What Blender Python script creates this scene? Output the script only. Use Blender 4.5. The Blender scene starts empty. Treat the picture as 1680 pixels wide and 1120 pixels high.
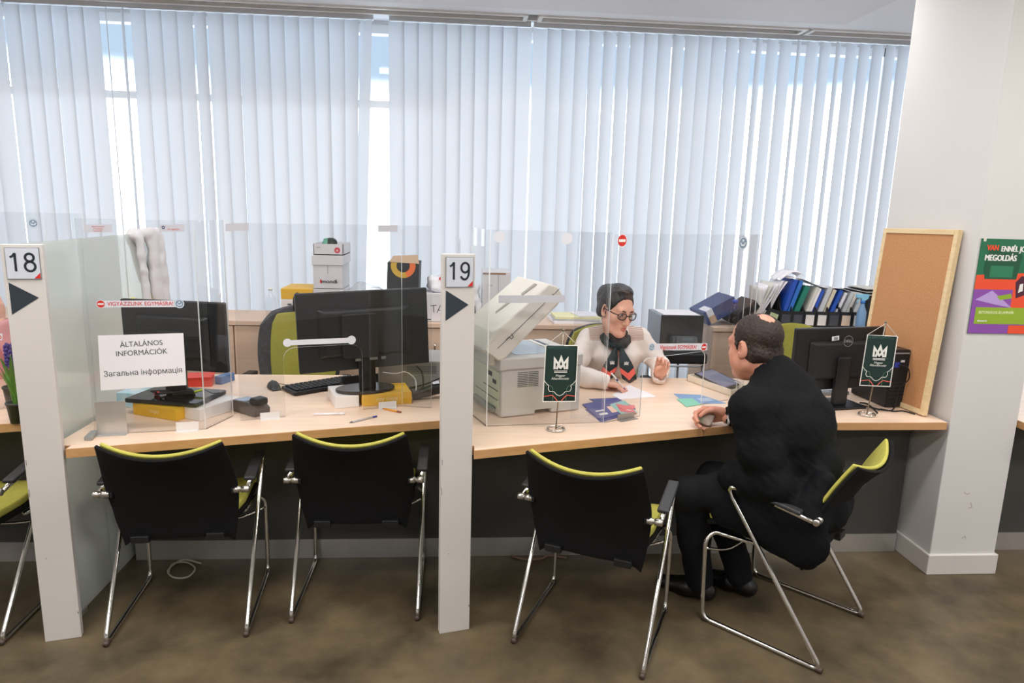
import bpy, bmesh, math, random
import numpy as np
from mathutils import Vector, Matrix, Euler
random.seed(7)
SC = bpy.context.scene
COL = SC.collection
R = math.radians

# ------------------------------------------------------------------ camera
F_PX, YAW, PITCH, ROLL, CAM_H = 1130.55, 0.0789508, 0.1924412, -0.0274137, 1.65
_f = np.array([math.sin(YAW)*math.cos(PITCH), math.cos(YAW)*math.cos(PITCH), -math.sin(PITCH)])
_r = np.array([math.cos(YAW), -math.sin(YAW), 0.0])
_d = np.cross(_f, _r)
_c, _s = math.cos(ROLL), math.sin(ROLL)
RIGHT, DOWN = _c*_r + _s*_d, -_s*_r + _c*_d
cam_data = bpy.data.cameras.new('camera'); cam_data.sensor_width = 36.0
cam_data.lens = F_PX/1680*36.0; cam_data.clip_start = 0.05
cam = bpy.data.objects.new('camera', cam_data); COL.objects.link(cam)
M = Matrix.Identity(4)
for i in range(3):
    M[i][0], M[i][1], M[i][2] = RIGHT[i], -DOWN[i], -_f[i]
M[2][3] = CAM_H
cam.matrix_world = M
SC.camera = cam

def ray(px, py):
    return (px-840)/F_PX*RIGHT + (py-560)/F_PX*DOWN + _f
def gz(px, py, z=0.75):          # where a sight line of the survey meets the level z
    v = ray(px, py); t = (z-CAM_H)/v[2]
    return Vector((t*v[0], t*v[1], z))
def gy(px, py, Y):               # where it meets the upright plane y = Y
    v = ray(px, py); t = Y/v[1]
    return Vector((t*v[0], Y, CAM_H+t*v[2]))
def gpl(px, py, p, n):           # where it meets the plane through p with normal n
    v = Vector(ray(px, py)); o = Vector((0, 0, CAM_H)); n = Vector(n)
    t = (Vector(p)-o).dot(n)/v.dot(n)
    return o+v*t

# ------------------------------------------------------------------ view and world
SC.view_settings.view_transform = 'Standard'; SC.view_settings.look = 'None'
SC.view_settings.gamma = 1; SC.view_settings.use_curve_mapping = False
SC.view_settings.exposure = 0.0
SC.cycles.transparent_max_bounces = 32
SC.cycles.max_bounces = 10
SC.cycles.diffuse_bounces = 5
SC.cycles.caustics_reflective = False; SC.cycles.caustics_refractive = False
SC.cycles.sample_clamp_indirect = 6.0

def lin(c):
    if isinstance(c, str):
        c = c.lstrip('#'); c = [int(c[i:i+2], 16)/255 for i in (0, 2, 4)]
    return tuple(((x/12.92) if x <= .04045 else ((x+.055)/1.055)**2.4) for x in c)

w = bpy.data.worlds.new('overcast_sky'); SC.world = w; w.use_nodes = True
nt = w.node_tree; nt.nodes.clear()
out = nt.nodes.new('ShaderNodeOutputWorld'); bg = nt.nodes.new('ShaderNodeBackground')
tc = nt.nodes.new('ShaderNodeTexCoord'); sx = nt.nodes.new('ShaderNodeSeparateXYZ')
rp = nt.nodes.new('ShaderNodeValToRGB')
nt.links.new(tc.outputs['Generated'], sx.inputs[0]); nt.links.new(sx.outputs['Z'], rp.inputs[0])
nt.links.new(rp.outputs[0], bg.inputs[0]); nt.links.new(bg.outputs[0], out.inputs[0])
e = rp.color_ramp.elements
e[0].position = 0.0; e[0].color = (.70, .71, .72, 1)
e[1].position = 0.55; e[1].color = (.15, .17, .20, 1)
for p_, c_ in ((.02, (.98, .99, 1, 1)), (.135, (.96, .98, 1, 1)), (.165, (.17, .19, .215, 1))):
    n_ = e.new(p_); n_.color = c_
bg.inputs[1].default_value = 4.5

def area(name, loc, size, power, color, rot=(0, 0, 0)):
    L = bpy.data.lights.new(name, 'AREA'); L.shape = 'RECTANGLE'; L.size, L.size_y = size
    L.energy = power; L.color = color
    o = bpy.data.objects.new(name, L); COL.objects.link(o); o.location = loc; o.rotation_euler = rot
    return o
# the hall's own ceiling luminaires (their housings are built with the ceiling)
LAMPS = [(x_, y_) for x_ in (-3.4, -1.1, 1.2, 3.5) for y_ in (-1.6, 0.7, 2.0)]
for x_, y_ in LAMPS:
    area('luminaire_light', (x_, y_, 2.845), (1.15, .28), 21.0, (1.0, .965, .93))
for x_ in (-2.6, -.4, 1.5):
    area('luminaire_light', (x_, 3.75, 2.845), (1.15, .28), 9.5, (1.0, .97, .94))

# ------------------------------------------------------------------ materials
MATS = {}
def mat(name, color, rough=.5, metal=0.0, noise=0.0, nscale=8.0, bump=0.0, bscale=200.0, spec=.5, trans=0.0, coat=0.0, stretch=None, col2=None):
    if name in MATS: return MATS[name]
    m = bpy.data.materials.new(name); m.use_nodes = True; t = m.node_tree
    b = t.nodes['Principled BSDF']; c = lin(color) if isinstance(color, (str, list)) else color
    b.inputs['Base Color'].default_value = (*c, 1); b.inputs['Roughness'].default_value = rough
    b.inputs['Metallic'].default_value = metal; b.inputs['Specular IOR Level'].default_value = spec
    b.inputs['Coat Weight'].default_value = coat
    if trans: b.inputs['Transmission Weight'].default_value = trans
    tc = t.nodes.new('ShaderNodeTexCoord'); vec = tc.outputs['Object']
    if stretch:
        mp = t.nodes.new('ShaderNodeMapping'); mp.inputs['Scale'].default_value = stretch
        t.links.new(vec, mp.inputs[0]); vec = mp.outputs[0]
    if noise or col2:
        nz = t.nodes.new('ShaderNodeTexNoise'); nz.inputs['Scale'].default_value = nscale; nz.inputs['Detail'].default_value = 5
        t.links.new(vec, nz.inputs['Vector'])
        r = t.nodes.new('ShaderNodeValToRGB'); r.color_ramp.elements[0].position = .3; r.color_ramp.elements[1].position = .7
        c2 = lin(col2) if col2 else tuple(x*(1-noise) for x in c)
        r.color_ramp.elements[0].color = (*c2, 1); r.color_ramp.elements[1].color = (*[min(1, x*(1+noise*.6)) for x in c], 1)
        t.links.new(nz.outputs['Fac'], r.inputs[0]); t.links.new(r.outputs[0], b.inputs['Base Color'])
    if bump:
        nb = t.nodes.new('ShaderNodeTexNoise'); nb.inputs['Scale'].default_value = bscale; nb.inputs['Detail'].default_value = 3
        t.links.new(vec, nb.inputs['Vector'])
        bp = t.nodes.new('ShaderNodeBump'); bp.inputs['Strength'].default_value = bump; bp.inputs['Distance'].default_value = .004
        t.links.new(nb.outputs['Fac'], bp.inputs['Height']); t.links.new(bp.outputs[0], b.inputs['Normal'])
    MATS[name] = m
    return m

def clear(name, tint, alpha_gloss=.06, rough=.02, haze=0.0, hazecol=(1, 1, 1), transl=0.0):
    """thin clear or frosted sheet: see-through, with a fresnel gloss and optional milky haze"""
    if name in MATS: return MATS[name]
    m = bpy.data.materials.new(name); m.use_nodes = True; t = m.node_tree; t.nodes.clear()
    o = t.nodes.new('ShaderNodeOutputMaterial'); tr = t.nodes.new('ShaderNodeBsdfTransparent')
    gl = t.nodes.new('ShaderNodeBsdfGlossy'); fr = t.nodes.new('ShaderNodeFresnel'); mx = t.nodes.new('ShaderNodeMixShader')
    tr.inputs[0].default_value = (*tint, 1); gl.inputs['Roughness'].default_value = rough; 
    ge = t.nodes.new('ShaderNodeNewGeometry'); mr = t.nodes.new('ShaderNodeMapRange'); mr.inputs['To Min'].default_value = 1.45; mr.inputs['To Max'].default_value = 1/1.45
    t.links.new(ge.outputs['Backfacing'], mr.inputs['Value']); t.links.new(mr.outputs[0], fr.inputs[0])
    base = tr.outputs[0]
    if haze:
        df = t.nodes.new('ShaderNodeBsdfDiffuse'); df.inputs[0].default_value = (*hazecol, 1)
        tl = t.nodes.new('ShaderNodeBsdfTranslucent'); tl.inputs[0].default_value = (*hazecol, 1)
        m1 = t.nodes.new('ShaderNodeMixShader'); m1.inputs[0].default_value = transl
        t.links.new(df.outputs[0], m1.inputs[1]); t.links.new(tl.outputs[0], m1.inputs[2])
        m2 = t.nodes.new('ShaderNodeMixShader'); m2.inputs[0].default_value = haze
        t.links.new(base, m2.inputs[1]); t.links.new(m1.outputs[0], m2.inputs[2]); base = m2.outputs[0]
    t.links.new(fr.outputs[0], mx.inputs[0]); t.links.new(base, mx.inputs[1]); t.links.new(gl.outputs[0], mx.inputs[2])
    t.links.new(mx.outputs[0], o.inputs[0])
    MATS[name] = m
    return m

def wood(name, c1, c2, scale=3.0, rough=.35, axis=(1, 14, 14)):
    return mat(name, c1, rough, noise=.05, nscale=scale, stretch=axis, col2=c2)

WHITE = mat('white_paint', '#e9e7e4', .55, noise=.02, nscale=1.5)
WALL = mat('wall_paint', '#d5d4d4', .7, noise=.025, nscale=2.0, bump=.06, bscale=90)
CEIL = mat('ceiling_paint', '#ebebee', .8)
BEECH = wood('beech_laminate', '#efd5c0', '#e9cdb5', 2.5, .32)
BEECH_EDGE = wood('beech_edge', '#c99c6c', '#bd8f60', 3.0, .45)
CABWOOD = wood('cabinet_beech', '#d8bda8', '#cfb29b', 2.0, .5)
DARKPANEL = mat('charcoal_panel', '#4a4a48', .6, noise=.05)
STEEL = mat('brushed_steel', '#d2d0ce', .3, .7, noise=.12, nscale=3, stretch=(1.5, 1, .1))
CHROME = mat('chrome', '#d8d6d2', .12, 1.0)
BLACKP = mat('black_plastic', '#17171a', .42)
BLACKG = mat('black_gloss', '#0c0c0e', .12)
BLACKM = mat('black_matte', '#141416', .7)
DGREY = mat('dark_grey_plastic', '#2f3033', .5)
LIME = mat('lime_fabric', '#bbb654', .85, noise=.08, nscale=40, bump=.25, bscale=700)
LIMED = mat('lime_mesh', '#a3a046', .8, noise=.06, nscale=60, bump=.2, bscale=900)
PAPER = mat('white_paper', '#eceaf0', .7)
CREAM = mat('cream_plastic', '#e6dfd6', .45)
LGREY = mat('light_grey_plastic', '#cfcbc6', .45)
STICK = mat('white_sticker', '#dcdde6', .6)
RED = mat('red_print', '#cf2a22', .5)
INK = mat('dark_ink', '#16202c', .6)
INKGREY = mat('grey_ink', '#53565c', .6)
YELLOW = mat('yellow_card', '#e8b52c', .5, noise=.03)
GREENFLAG = mat('flag_green', '#12302c', .75, bump=.15, bscale=900)
WHITEPRINT = mat('white_print', '#e8e8e4', .7)
CORALP = mat('coral_print', '#f0695a', .7)
ACRYL = clear('clear_acrylic', (.955, .96, .965), rough=.01)
ACRYLE = mat('acrylic_edge', '#f3f5f7', .25, trans=.35)
ACRYLD = mat('acrylic_dark_edge', '#6a706f', .3, trans=.5)

# ------------------------------------------------------------------ mesh helpers
class MB:
    """collects shapes and links them as one mesh object"""
    def __init__(s): s.v = []; s.f = []; s.m = []; s.sm = []
    def add(s, vs, fs, m=0, smooth=False):
        o = len(s.v); s.v += [tuple(v) for v in vs]
        for f in fs: s.f.append(tuple(i+o for i in f)); s.m.append(m); s.sm.append(smooth)
        return s
    def box(s, c, d, m=0, rot=None):
        x, y, z = d[0]/2, d[1]/2, d[2]/2
        vs = [Vector((a, b, e)) for a in (-x, x) for b in (-y, y) for e in (-z, z)]
        if rot is not None: vs = [rot @ v for v in vs]
        vs = [v+Vector(c) for v in vs]
        return s.add(vs, [(0, 1, 3, 2), (4, 6, 7, 5), (0, 4, 5, 1), (2, 3, 7, 6), (0, 2, 6, 4), (1, 5, 7, 3)], m)
    def b2(s, lo, hi, m=0):
        return s.box([(a+b)/2 for a, b in zip(lo, hi)], [abs(b-a) for a, b in zip(lo, hi)], m)
    def prism(s, poly, z0, z1, m=0, mside=None, fn=None):
        n = len(poly); a = sum(poly[i][0]*poly[(i+1) % n][1]-poly[(i+1) % n][0]*poly[i][1] for i in range(n))
        if a < 0: poly = poly[::-1]
        vs = [(x, y, z0) for x, y in poly]+[(x, y, z1) for x, y in poly]
        if fn: vs = [fn(*v) for v in vs]
        s.add(vs, [tuple(range(n))[::-1], tuple(range(n, 2*n))], m)
        o = len(s.v)-2*n
        for i in range(n):
            j = (i+1) % n; s.f.append((o+i, o+j, o+n+j, o+n+i)); s.m.append(m if mside is None else mside); s.sm.append(False)
        return s
    def tube(s, pts, r, n=10, m=0, closed=False, caps=True, flat=None):
        pts = [Vector(p) for p in pts]; k = len(pts); rs = r if isinstance(r, (list, tuple)) else [r]*k
        rings = []; up = None
        for i, p in enumerate(pts):
            if closed: d = pts[(i+1) % k]-pts[i-1]
            else: d = pts[min(i+1, k-1)]-pts[max(i-1, 0)]
            d.normalize()
            if up is None:
                up = d.orthogonal().normalized()
            up = (up-d*up.dot(d))
            if up.length < 1e-6: up = d.orthogonal()
            up.normalize(); sd = d.cross(up)
            fl = flat or (1, 1)
            rings.append([p+(up*math.cos(2*math.pi*j/n)*fl[0]+sd*math.sin(2*math.pi*j/n)*fl[1])*rs[i] for j in range(n)])
        vs = [v for rg in rings for v in rg]; fs = []
        for i in range(k if closed else k-1):
            a, b = i*n, ((i+1) % k)*n
            for j in range(n): fs.append((a+j, a+(j+1) % n, b+(j+1) % n, b+j))
        if not closed and caps: fs += [tuple(range(n))[::-1], tuple(range((k-1)*n, k*n))]
        return s.add(vs, fs, m, True)
    def lathe(s, prof, c=(0, 0, 0), n=24, m=0, axis='Z'):
        vs = []; k = len(prof)
        for r_, z_ in prof:
            for j in range(n):
                a = 2*math.pi*j/n; p = (r_*math.cos(a), r_*math.sin(a), z_)
                if axis == 'Y': p = (p[0], -p[2], p[1])
                if axis == 'X': p = (p[2], p[0], p[1])
                vs.append(tuple(p[q]+c[q] for q in range(3)))
        fs = [(i*n+j, i*n+(j+1) % n, (i+1)*n+(j+1) % n, (i+1)*n+j) for i in range(k-1) for j in range(n)]
        fs += [tuple(range(n))[::-1], tuple(range((k-1)*n, k*n))]
        return s.add(vs, fs, m, True)
    def grid(s, fn, nu, nv, m=0, thick=0.0, smooth=True, medge=None):
        """surface fn(u,v)->(x,y,z), optionally thickened along its normals"""
        P = [[Vector(fn(i/nu, j/nv)) for j in range(nv+1)] for i in range(nu+1)]
        def nrm(i, j):
            a = P[min(i+1, nu)][j]-P[max(i-1, 0)][j]; b = P[i][min(j+1, nv)]-P[i][max(j-1, 0)]
            c = a.cross(b); return c.normalized() if c.length > 1e-12 else Vector((0, 0, 1))
        q = lambda i, j: i*(nv+1)+j
        top = [P[i][j] for i in range(nu+1) for j in range(nv+1)]
        fs = [(q(i, j), q(i+1, j), q(i+1, j+1), q(i, j+1)) for i in range(nu) for j in range(nv)]
        if not thick: return s.add(top, fs, m, smooth)
        N = len(top); bot = [P[i][j]-nrm(i, j)*thick for i in range(nu+1) for j in range(nv+1)]
        s.add(top+bot, fs+[tuple(N+x for x in f[::-1]) for f in fs], m, smooth)
        o = len(s.v)-2*N; me = m if medge is None else medge
        ring = [q(i, 0) for i in range(nu)]+[q(nu, j) for j in range(nv)]+[q(i, nv) for i in range(nu, 0, -1)]+[q(0, j) for j in range(nv, 0, -1)]
        for a, b in zip(ring, ring[1:]+ring[:1]):
            s.f.append((o+b, o+a, o+N+a, o+N+b)); s.m.append(me); s.sm.append(False)
        return s
    def stroke(s, pts, wd, m=0, y=0.0, closed=False):
        """flat ribbon drawn in the XZ plane at depth y (faces -Y)"""
        pts = [Vector((p[0], p[1])) for p in pts]; k = len(pts); L = []; Rr = []
        for i in range(k):
            a = pts[i-1] if (i > 0 or closed) else None; b = pts[(i+1) % k] if (i < k-1 or closed) else None
            d1 = (pts[i]-a).normalized() if a is not None else None; d2 = (b-pts[i]).normalized() if b is not None else None
            if d1 is None: n_ = Vector((-d2.y, d2.x)); sc = 1
            elif d2 is None: n_ = Vector((-d1.y, d1.x)); sc = 1
            else:
                n1 = Vector((-d1.y, d1.x)); n2 = Vector((-d2.y, d2.x)); n_ = (n1+n2)
                n_ = n_.normalized() if n_.length > 1e-6 else n1
                sc = 1/max(.35, n_.dot(n1))
            L.append(pts[i]+n_*wd/2*sc); Rr.append(pts[i]-n_*wd/2*sc)
        vs = [(p.x, y, p.y) for p in L]+[(p.x, y, p.y) for p in Rr]
        fs = [(i, k+i, k+(i+1) % k, (i+1) % k) for i in range(k if closed else k-1)]
        return s.add(vs, fs, m)
    def poly(s, pts, m=0, y=0.0):
        return s.add([(x, y, z) for x, z in pts], [tuple(range(len(pts)))], m)
    def disc(s, c, r, m=0, y=0.0, n=28, r0=0.0):
        o = [(c[0]+r*math.cos(2*math.pi*i/n), y, c[1]+r*math.sin(2*math.pi*i/n)) for i in range(n)]
        if not r0: return s.add(o, [tuple(range(n))], m)
        q = [(c[0]+r0*math.cos(2*math.pi*i/n), y, c[1]+r0*math.sin(2*math.pi*i/n)) for i in range(n)]
        return s.add(o+q, [(i, (i+1) % n, n+(i+1) % n, n+i) for i in range(n)], m)
    def build(s, name, mats, parent=None, bevel=0.0, seg=2, subsurf=0, loc=None, rot=None, fix=True):
        me = bpy.data.meshes.new(name); me.from_pydata(s.v, [], s.f)
        if not isinstance(mats, (list, tuple)): mats = [mats]
        for m in mats: me.materials.append(m)
        me.polygons.foreach_set('material_index', s.m); me.polygons.foreach_set('use_smooth', s.sm)
        if fix:
            bm = bmesh.new(); bm.from_mesh(me); bmesh.ops.recalc_face_normals(bm, faces=bm.faces); bm.to_mesh(me); bm.free()
        me.update()
        return link(name, me, parent, bevel, seg, subsurf, loc, rot)
def link(name, me, parent=None, bevel=0.0, seg=2, subsurf=0, loc=None, rot=None):
    o = bpy.data.objects.new(name, me); COL.objects.link(o)
    if parent is not None: o.parent = parent
    if loc is not None: o.location = loc
    if rot is not None: o.rotation_euler = rot
    if bevel:
        b = o.modifiers.new('bevel', 'BEVEL'); b.width = bevel; b.segments = seg; b.limit_method = 'ANGLE'; b.angle_limit = R(40)
        b.harden_normals = False
    if subsurf:
        b = o.modifiers.new('sub', 'SUBSURF'); b.levels = subsurf; b.render_levels = subsurf
    return o
def tag(o, label, cat, group=None):
    o['label'] = label; o['category'] = cat
    if group: o['group'] = group
    return o
def thing(name, label, cat, loc=(0, 0, 0), rotz=0.0, group=None, rot=None):
    o = bpy.data.objects.new(name, None); COL.objects.link(o); o.empty_display_size = .05
    o.location = loc; o.rotation_euler = rot if rot else (0, 0, rotz)
    return tag(o, label, cat, group)
def structure(o):
    o['kind'] = 'structure'; return o
def dup(root, loc=None, rotz=None, label=None, group=None):
    r = root.copy(); COL.objects.link(r)
    if loc is not None: r.location = loc
    if rotz is not None: r.rotation_euler = (0, 0, rotz)
    if label: r['label'] = label
    if group: r['group'] = group
    for ch in list(root.children):
        c = ch.copy(); COL.objects.link(c); c.parent = r
        for g in list(ch.children):
            d = g.copy(); COL.objects.link(d); d.parent = c
    return r
def arc(c, r, a0, a1, n=8):
    return [(c[0]+r*math.cos(R(a0+(a1-a0)*i/n)), c[1]+r*math.sin(R(a0+(a1-a0)*i/n))) for i in range(n+1)]
def rrect(x0, z0, x1, z1, r, n=5):
    return arc((x1-r, z0+r), r, -90, 0, n)+arc((x1-r, z1-r), r, 0, 90, n)+arc((x0+r, z1-r), r, 90, 180, n)+arc((x0+r, z0+r), r, 180, 270, n)
def rounded(pts, r, n=5):
    """3-D polyline with its corners rounded to radius-ish r"""
    pts = [Vector(p) for p in pts]; o = [pts[0]]
    for a, b, c in zip(pts, pts[1:], pts[2:]):
        d1, d2 = (a-b), (c-b); q = min(r, d1.length*.45, d2.length*.45)
        p1, p2 = b+d1.normalized()*q, b+d2.normalized()*q
        for i in range(n+1):
            t = i/n; o.append(p1*(1-t)**2+b*2*t*(1-t)+p2*t*t)
    o.append(pts[-1]); return o
def smooth_path(pts, n=6):
    pts = [Vector(p) for p in pts]; o = []
    P = [pts[0]]+pts+[pts[-1]]
    for i in range(1, len(P)-2):
        a, b, c, d = P[i-1:i+3]
        for k in range(n):
            t = k/n
            o.append(.5*((2*b)+(c-a)*t+(2*a-5*b+4*c-d)*t*t+(3*b-3*c+d-a)*t**3))
    o.append(pts[-1]); return o
def frame_of(p0, p1, p2=None):
    """matrix whose X runs p0->p1 (level), Z up, -Y towards the hall"""
    x = (Vector(p1)-Vector(p0)); x.z = 0; x.normalize(); z = Vector((0, 0, 1)); y = z.cross(x)
    m = Matrix.Identity(4)
    for i in range(3): m[i][0], m[i][1], m[i][2], m[i][3] = x[i], y[i], z[i], p0[i]
    return m
_TXT = {}
def text_geo(s, size, bold=0.0, align='CENTER', sx=1.0):
    cu = bpy.data.curves.new('t', 'FONT'); cu.body = s; cu.size = size; cu.align_x = align; cu.align_y = 'CENTER'
    cu.resolution_u = 3
    o = bpy.data.objects.new('t', cu); COL.objects.link(o)
    dg = bpy.context.evaluated_depsgraph_get(); cv = o.to_curve(dg, apply_modifiers=False)
    loops = []
    for sp in cv.splines:
        P = []; B = sp.bezier_points; n = len(B)
        for i in range(n):
            p0, h0, h1, p1 = B[i].co.xy, B[i].handle_right.xy, B[(i+1) % n].handle_left.xy, B[(i+1) % n].co.xy
            straight = abs((h0-p0).x*(p1-p0).y-(h0-p0).y*(p1-p0).x)+abs((h1-p1).x*(p1-p0).y-(h1-p1).y*(p1-p0).x) < 1e-7
            for k in range(1 if straight else 5):
                t = k/5; P.append(p0*(1-t)**3+h0*3*t*(1-t)**2+h1*3*t*t*(1-t)+p1*t**3)
        Q = [q for i, q in enumerate(P) if (q-P[i-1]).length > 1e-6]
        if len(Q) > 2: loops.append(Q)
    o.to_curve_clear(); bpy.data.objects.remove(o); bpy.data.curves.remove(cu)
    # fill by winding number, slice by slice, so that overlapping outlines of a glyph fill solid
    E_ = []
    for Q in loops:
        for i in range(len(Q)):
            u, v = Q[i-1], Q[i]
            if abs(u.y-v.y) > 1e-9: E_.append((u, v, 1) if u.y < v.y else (v, u, -1))
    ys = sorted({round(p.y, 6) for Q in loops for p in Q}); cuts = []
    for y0, y1 in zip(ys, ys[1:]):
        k = max(1, math.ceil((y1-y0)/(size*.03))); cuts += [(y0+(y1-y0)*i/k, y0+(y1-y0)*(i+1)/k) for i in range(k)]
    vs, fs = [], []; at = lambda e, y: e[0].x+(e[1].x-e[0].x)*(y-e[0].y)/(e[1].y-e[0].y)
    for y0, y1 in cuts:
        if y1-y0 < 1e-7: continue
        ym = (y0+y1)/2; act = sorted([e for e in E_ if e[0].y <= ym < e[1].y], key=lambda e: at(e, ym)); wn = 0
        for e in act:
            if wn == 0: st = e
            wn += e[2]
            if wn == 0:
                n0 = len(vs); vs += [(at(st, y0)*sx, y0), (at(e, y0)*sx, y0), (at(e, y1)*sx, y1), (at(st, y1)*sx, y1)]; fs.append((n0, n0+1, n0+2, n0+3))
    if bold:
        n = len(vs); k = bold*size*1.6
        vs, fs = [(a-k, b) for a, b in vs]+[(a+k, b) for a, b in vs]+[(a, b+k*.6) for a, b in vs], fs+[tuple(i+n for i in f) for f in fs]+[tuple(i+2*n for i in f) for f in fs]
    return vs, fs
def lettering(mb, s, x, z, size, m=0, y=0.0, bold=0.0, align='CENTER', sx=1.0, rot=0.0):
    vs, fs = text_geo(s, size, bold, align, sx); c, q = math.cos(rot), math.sin(rot)
    n3 = len(vs)//3 if bold else len(vs)
    mb.add([(x+a*c-b*q, y-.00008*(i//n3), z+a*q+b*c) for i, (a, b) in enumerate(vs)], fs, m)
    return mb
# ------------------------------------------------------------------ room shell
CZ = 2.90
m = mat('floor_vinyl', '#6e614a', .42, noise=.22, nscale=3.2, col2='#40382c', bump=.05, bscale=60, spec=.35)
t_ = m.node_tree; nz_ = [n for n in t_.nodes if n.type == 'TEX_NOISE'][0]; nz_.inputs['Detail'].default_value = 8; nz_.inputs['Roughness'].default_value = .62
structure(MB().b2((-5, -3.5, -.1), (5, 5.3, 0)).build('floor', m))
cl = structure(MB().b2((-5, -3.5, CZ), (5, 4.86, CZ+.12)).b2((-5, 5.0, CZ), (5, 5.3, CZ+.12)).b2((-5, 4.86, CZ+.10), (5, 5.0, CZ+.12)).build('ceiling', CEIL))
# lowered ceiling field with its edge in front of the air slots
structure(MB().b2((-4.6, .2, CZ-.022), (2.5, 4.66, CZ)).build('trim_1', mat('ceiling_field', '#e2e0e3', .8), bevel=.006))
structure(MB().b2((-5.1, -3.5, 0), (-5, 5.3, CZ)).build('wall_left', WALL))
structure(MB().b2((5, -3.5, 0), (5.1, 5.3, CZ)).build('wall_right', WALL))
structure(MB().b2((-5, -3.6, 0), (5, -3.5, CZ)).build('wall_front', WALL))
wb = MB().b2((-5, 5.2, 0), (5, 5.4, .22)).b2((-5, 5.2, CZ-.02), (5, 5.4, CZ+.12))
structure(wb.build('wall_back', WALL))
FRAME = mat('window_frame_white', '#f6f7f8', .4)
GLASSW = clear('window_glass', (.95, .98, 1.0))
GLASSB = clear('window_glass_blue', (.85, .92, .98))
wx = [-4.9, -3.3, -1.7, -.08, 1.55, 3.15, 4.9]
for i in range(len(wx)-1):
    a, b = wx[i], wx[i+1]; fb = MB()
    fb.b2((a, 5.22, .22), (a+.02, 5.30, CZ-.02)).b2((b-.02, 5.22, .22), (b, 5.30, CZ-.02))
    fb.b2((a, 5.22, .22), (b, 5.30, .28)).b2((a, 5.22, CZ-.08), (b, 5.30, CZ-.02))
    if i < 3: fb.b2((a, 5.215, 2.32), (b, 5.305, 2.37))
    wo = structure(fb.build('window_%d' % (i+1), FRAME))
    pn = MB().b2((a+.05, 5.255, .28), (b-.05, 5.262, 2.30)).build('pane', GLASSW, wo)
    MB().b2((a+.05, 5.255, 2.39), (b-.05, 5.262, CZ-.08)).build('upper_pane', GLASSB, wo)
# pillar with its painted base
structure(MB().b2((2.225, 2.837, 0), (2.548, 3.50, CZ)).build('pillar', WALL, bevel=.004))
structure(MB().b2((2.213, 2.825, 0), (2.560, 3.512, .10)).build('baseboard_pillar', mat('base_paint', '#d6d2cf', .5), bevel=.004))
for P in ([(2.345, .41), (2.36, .40), (2.375, .405)], [(2.385, .36), (2.395, .335), (2.38, .33)], [(2.37, .18), (2.385, .19), (2.39, .175)]):
    structure(MB().stroke(P, .005, 0, 2.8364).build('trim_scuff', mat('scuff_grey', '#b5b0ac', .8), None, fix=False))

# ------------------------------------------------------------------ ceiling luminaires (behind and above the camera)
DIFF = bpy.data.materials.new('luminaire_diffuser'); DIFF.use_nodes = True
b_ = DIFF.node_tree.nodes['Principled BSDF']; b_.inputs['Emission Color'].default_value = (1, .95, .88, 1); b_.inputs['Emission Strength'].default_value = 4.0
lum = None
for i, (x_, y_) in enumerate(LAMPS+[(-2.6, 3.75), (-.4, 3.75), (1.5, 3.75)]):
    if lum is None:
        lum = thing('ceiling_light', 'long white louvred ceiling light fitting', 'light', (x_, y_, 2.85), 0, 'ceiling lights')
        MB().b2((-.62, -.17, .008), (.62, .17, .026)).build('housing', WHITE, lum, bevel=.003)
        MB().b2((-.58, -.14, .004), (.58, .14, .008)).build('diffuser', DIFF, lum)
    else: dup(lum, (x_, y_, 2.85))

# ------------------------------------------------------------------ air slots in the ceiling
SLOTM = mat('slot_fin', '#e6e6e8', .35, .3)
SLOTD = mat('slot_inside', '#5c5653', .8)
for (x0, x1, lab) in ((-4.4, .435, 'long white ceiling air slot over the closed blind behind number 19'),
                      (.505, 2.36, 'ceiling air slot above the tilted blind slats by the clerk'),
                      (2.385, 4.2, 'short ceiling air slot running behind the white pillar')):
    t = thing('air_slot', lab, 'air vent', ((x0+x1)/2, 4.93, CZ), 0, 'ceiling air slots'); L = x1-x0
    fb = MB().b2((-L/2, -.075, -.012), (L/2, -.05, .02)).b2((-L/2, .05, -.012), (L/2, .075, .02)).b2((-L/2, -.05, -.012), (-L/2+.03, .05, .02)).b2((L/2-.03, -.05, -.012), (L/2, .05, .02))
    fb.build('slot_frame', WHITE, t, bevel=.003)
    MB().b2((-L/2, -.065, .07), (L/2, .065, .075)).build('slot_box', SLOTD, t)
    fn = MB(); n = int(L/.075)
    for k in range(n):
        x_ = -L/2+.03+(L-.06)*(k+.5)/n
        fn.box((x_, 0, .022), (.042, .10, .003), 0, Matrix.Rotation(R(28 if k % 3 else -20), 3, 'Y'))
    fn.build('fins', SLOTM, t)

# ------------------------------------------------------------------ vertical blinds
def blind_mat():
    m = bpy.data.materials.new('blind_fabric'); m.use_nodes = True; t = m.node_tree; t.nodes.clear()
    o = t.nodes.new('ShaderNodeOutputMaterial'); d = t.nodes.new('ShaderNodeBsdfDiffuse'); tl = t.nodes.new('ShaderNodeBsdfTranslucent'); mx = t.nodes.new('ShaderNodeMixShader')
    d.inputs[0].default_value = (.70, .72, .75, 1); tl.inputs[0].default_value = (.60, .62, .66, 1); mx.inputs[0].default_value = .46
    tc = t.nodes.new('ShaderNodeTexCoord'); nz = t.nodes.new('ShaderNodeTexNoise'); nz.inputs['Scale'].default_value = 900
    bp = t.nodes.new('ShaderNodeBump'); bp.inputs['Strength'].default_value = .1; bp.inputs['Distance'].default_value = .002
    t.links.new(tc.outputs['Object'], nz.inputs[0]); t.links.new(nz.outputs['Fac'], bp.inputs['Height']); t.links.new(bp.outputs[0], d.inputs['Normal'])
    t.links.new(d.outputs[0], mx.inputs[1]); t.links.new(tl.outputs[0], mx.inputs[2]); t.links.new(mx.outputs[0], o.inputs[0])
    return m
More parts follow.
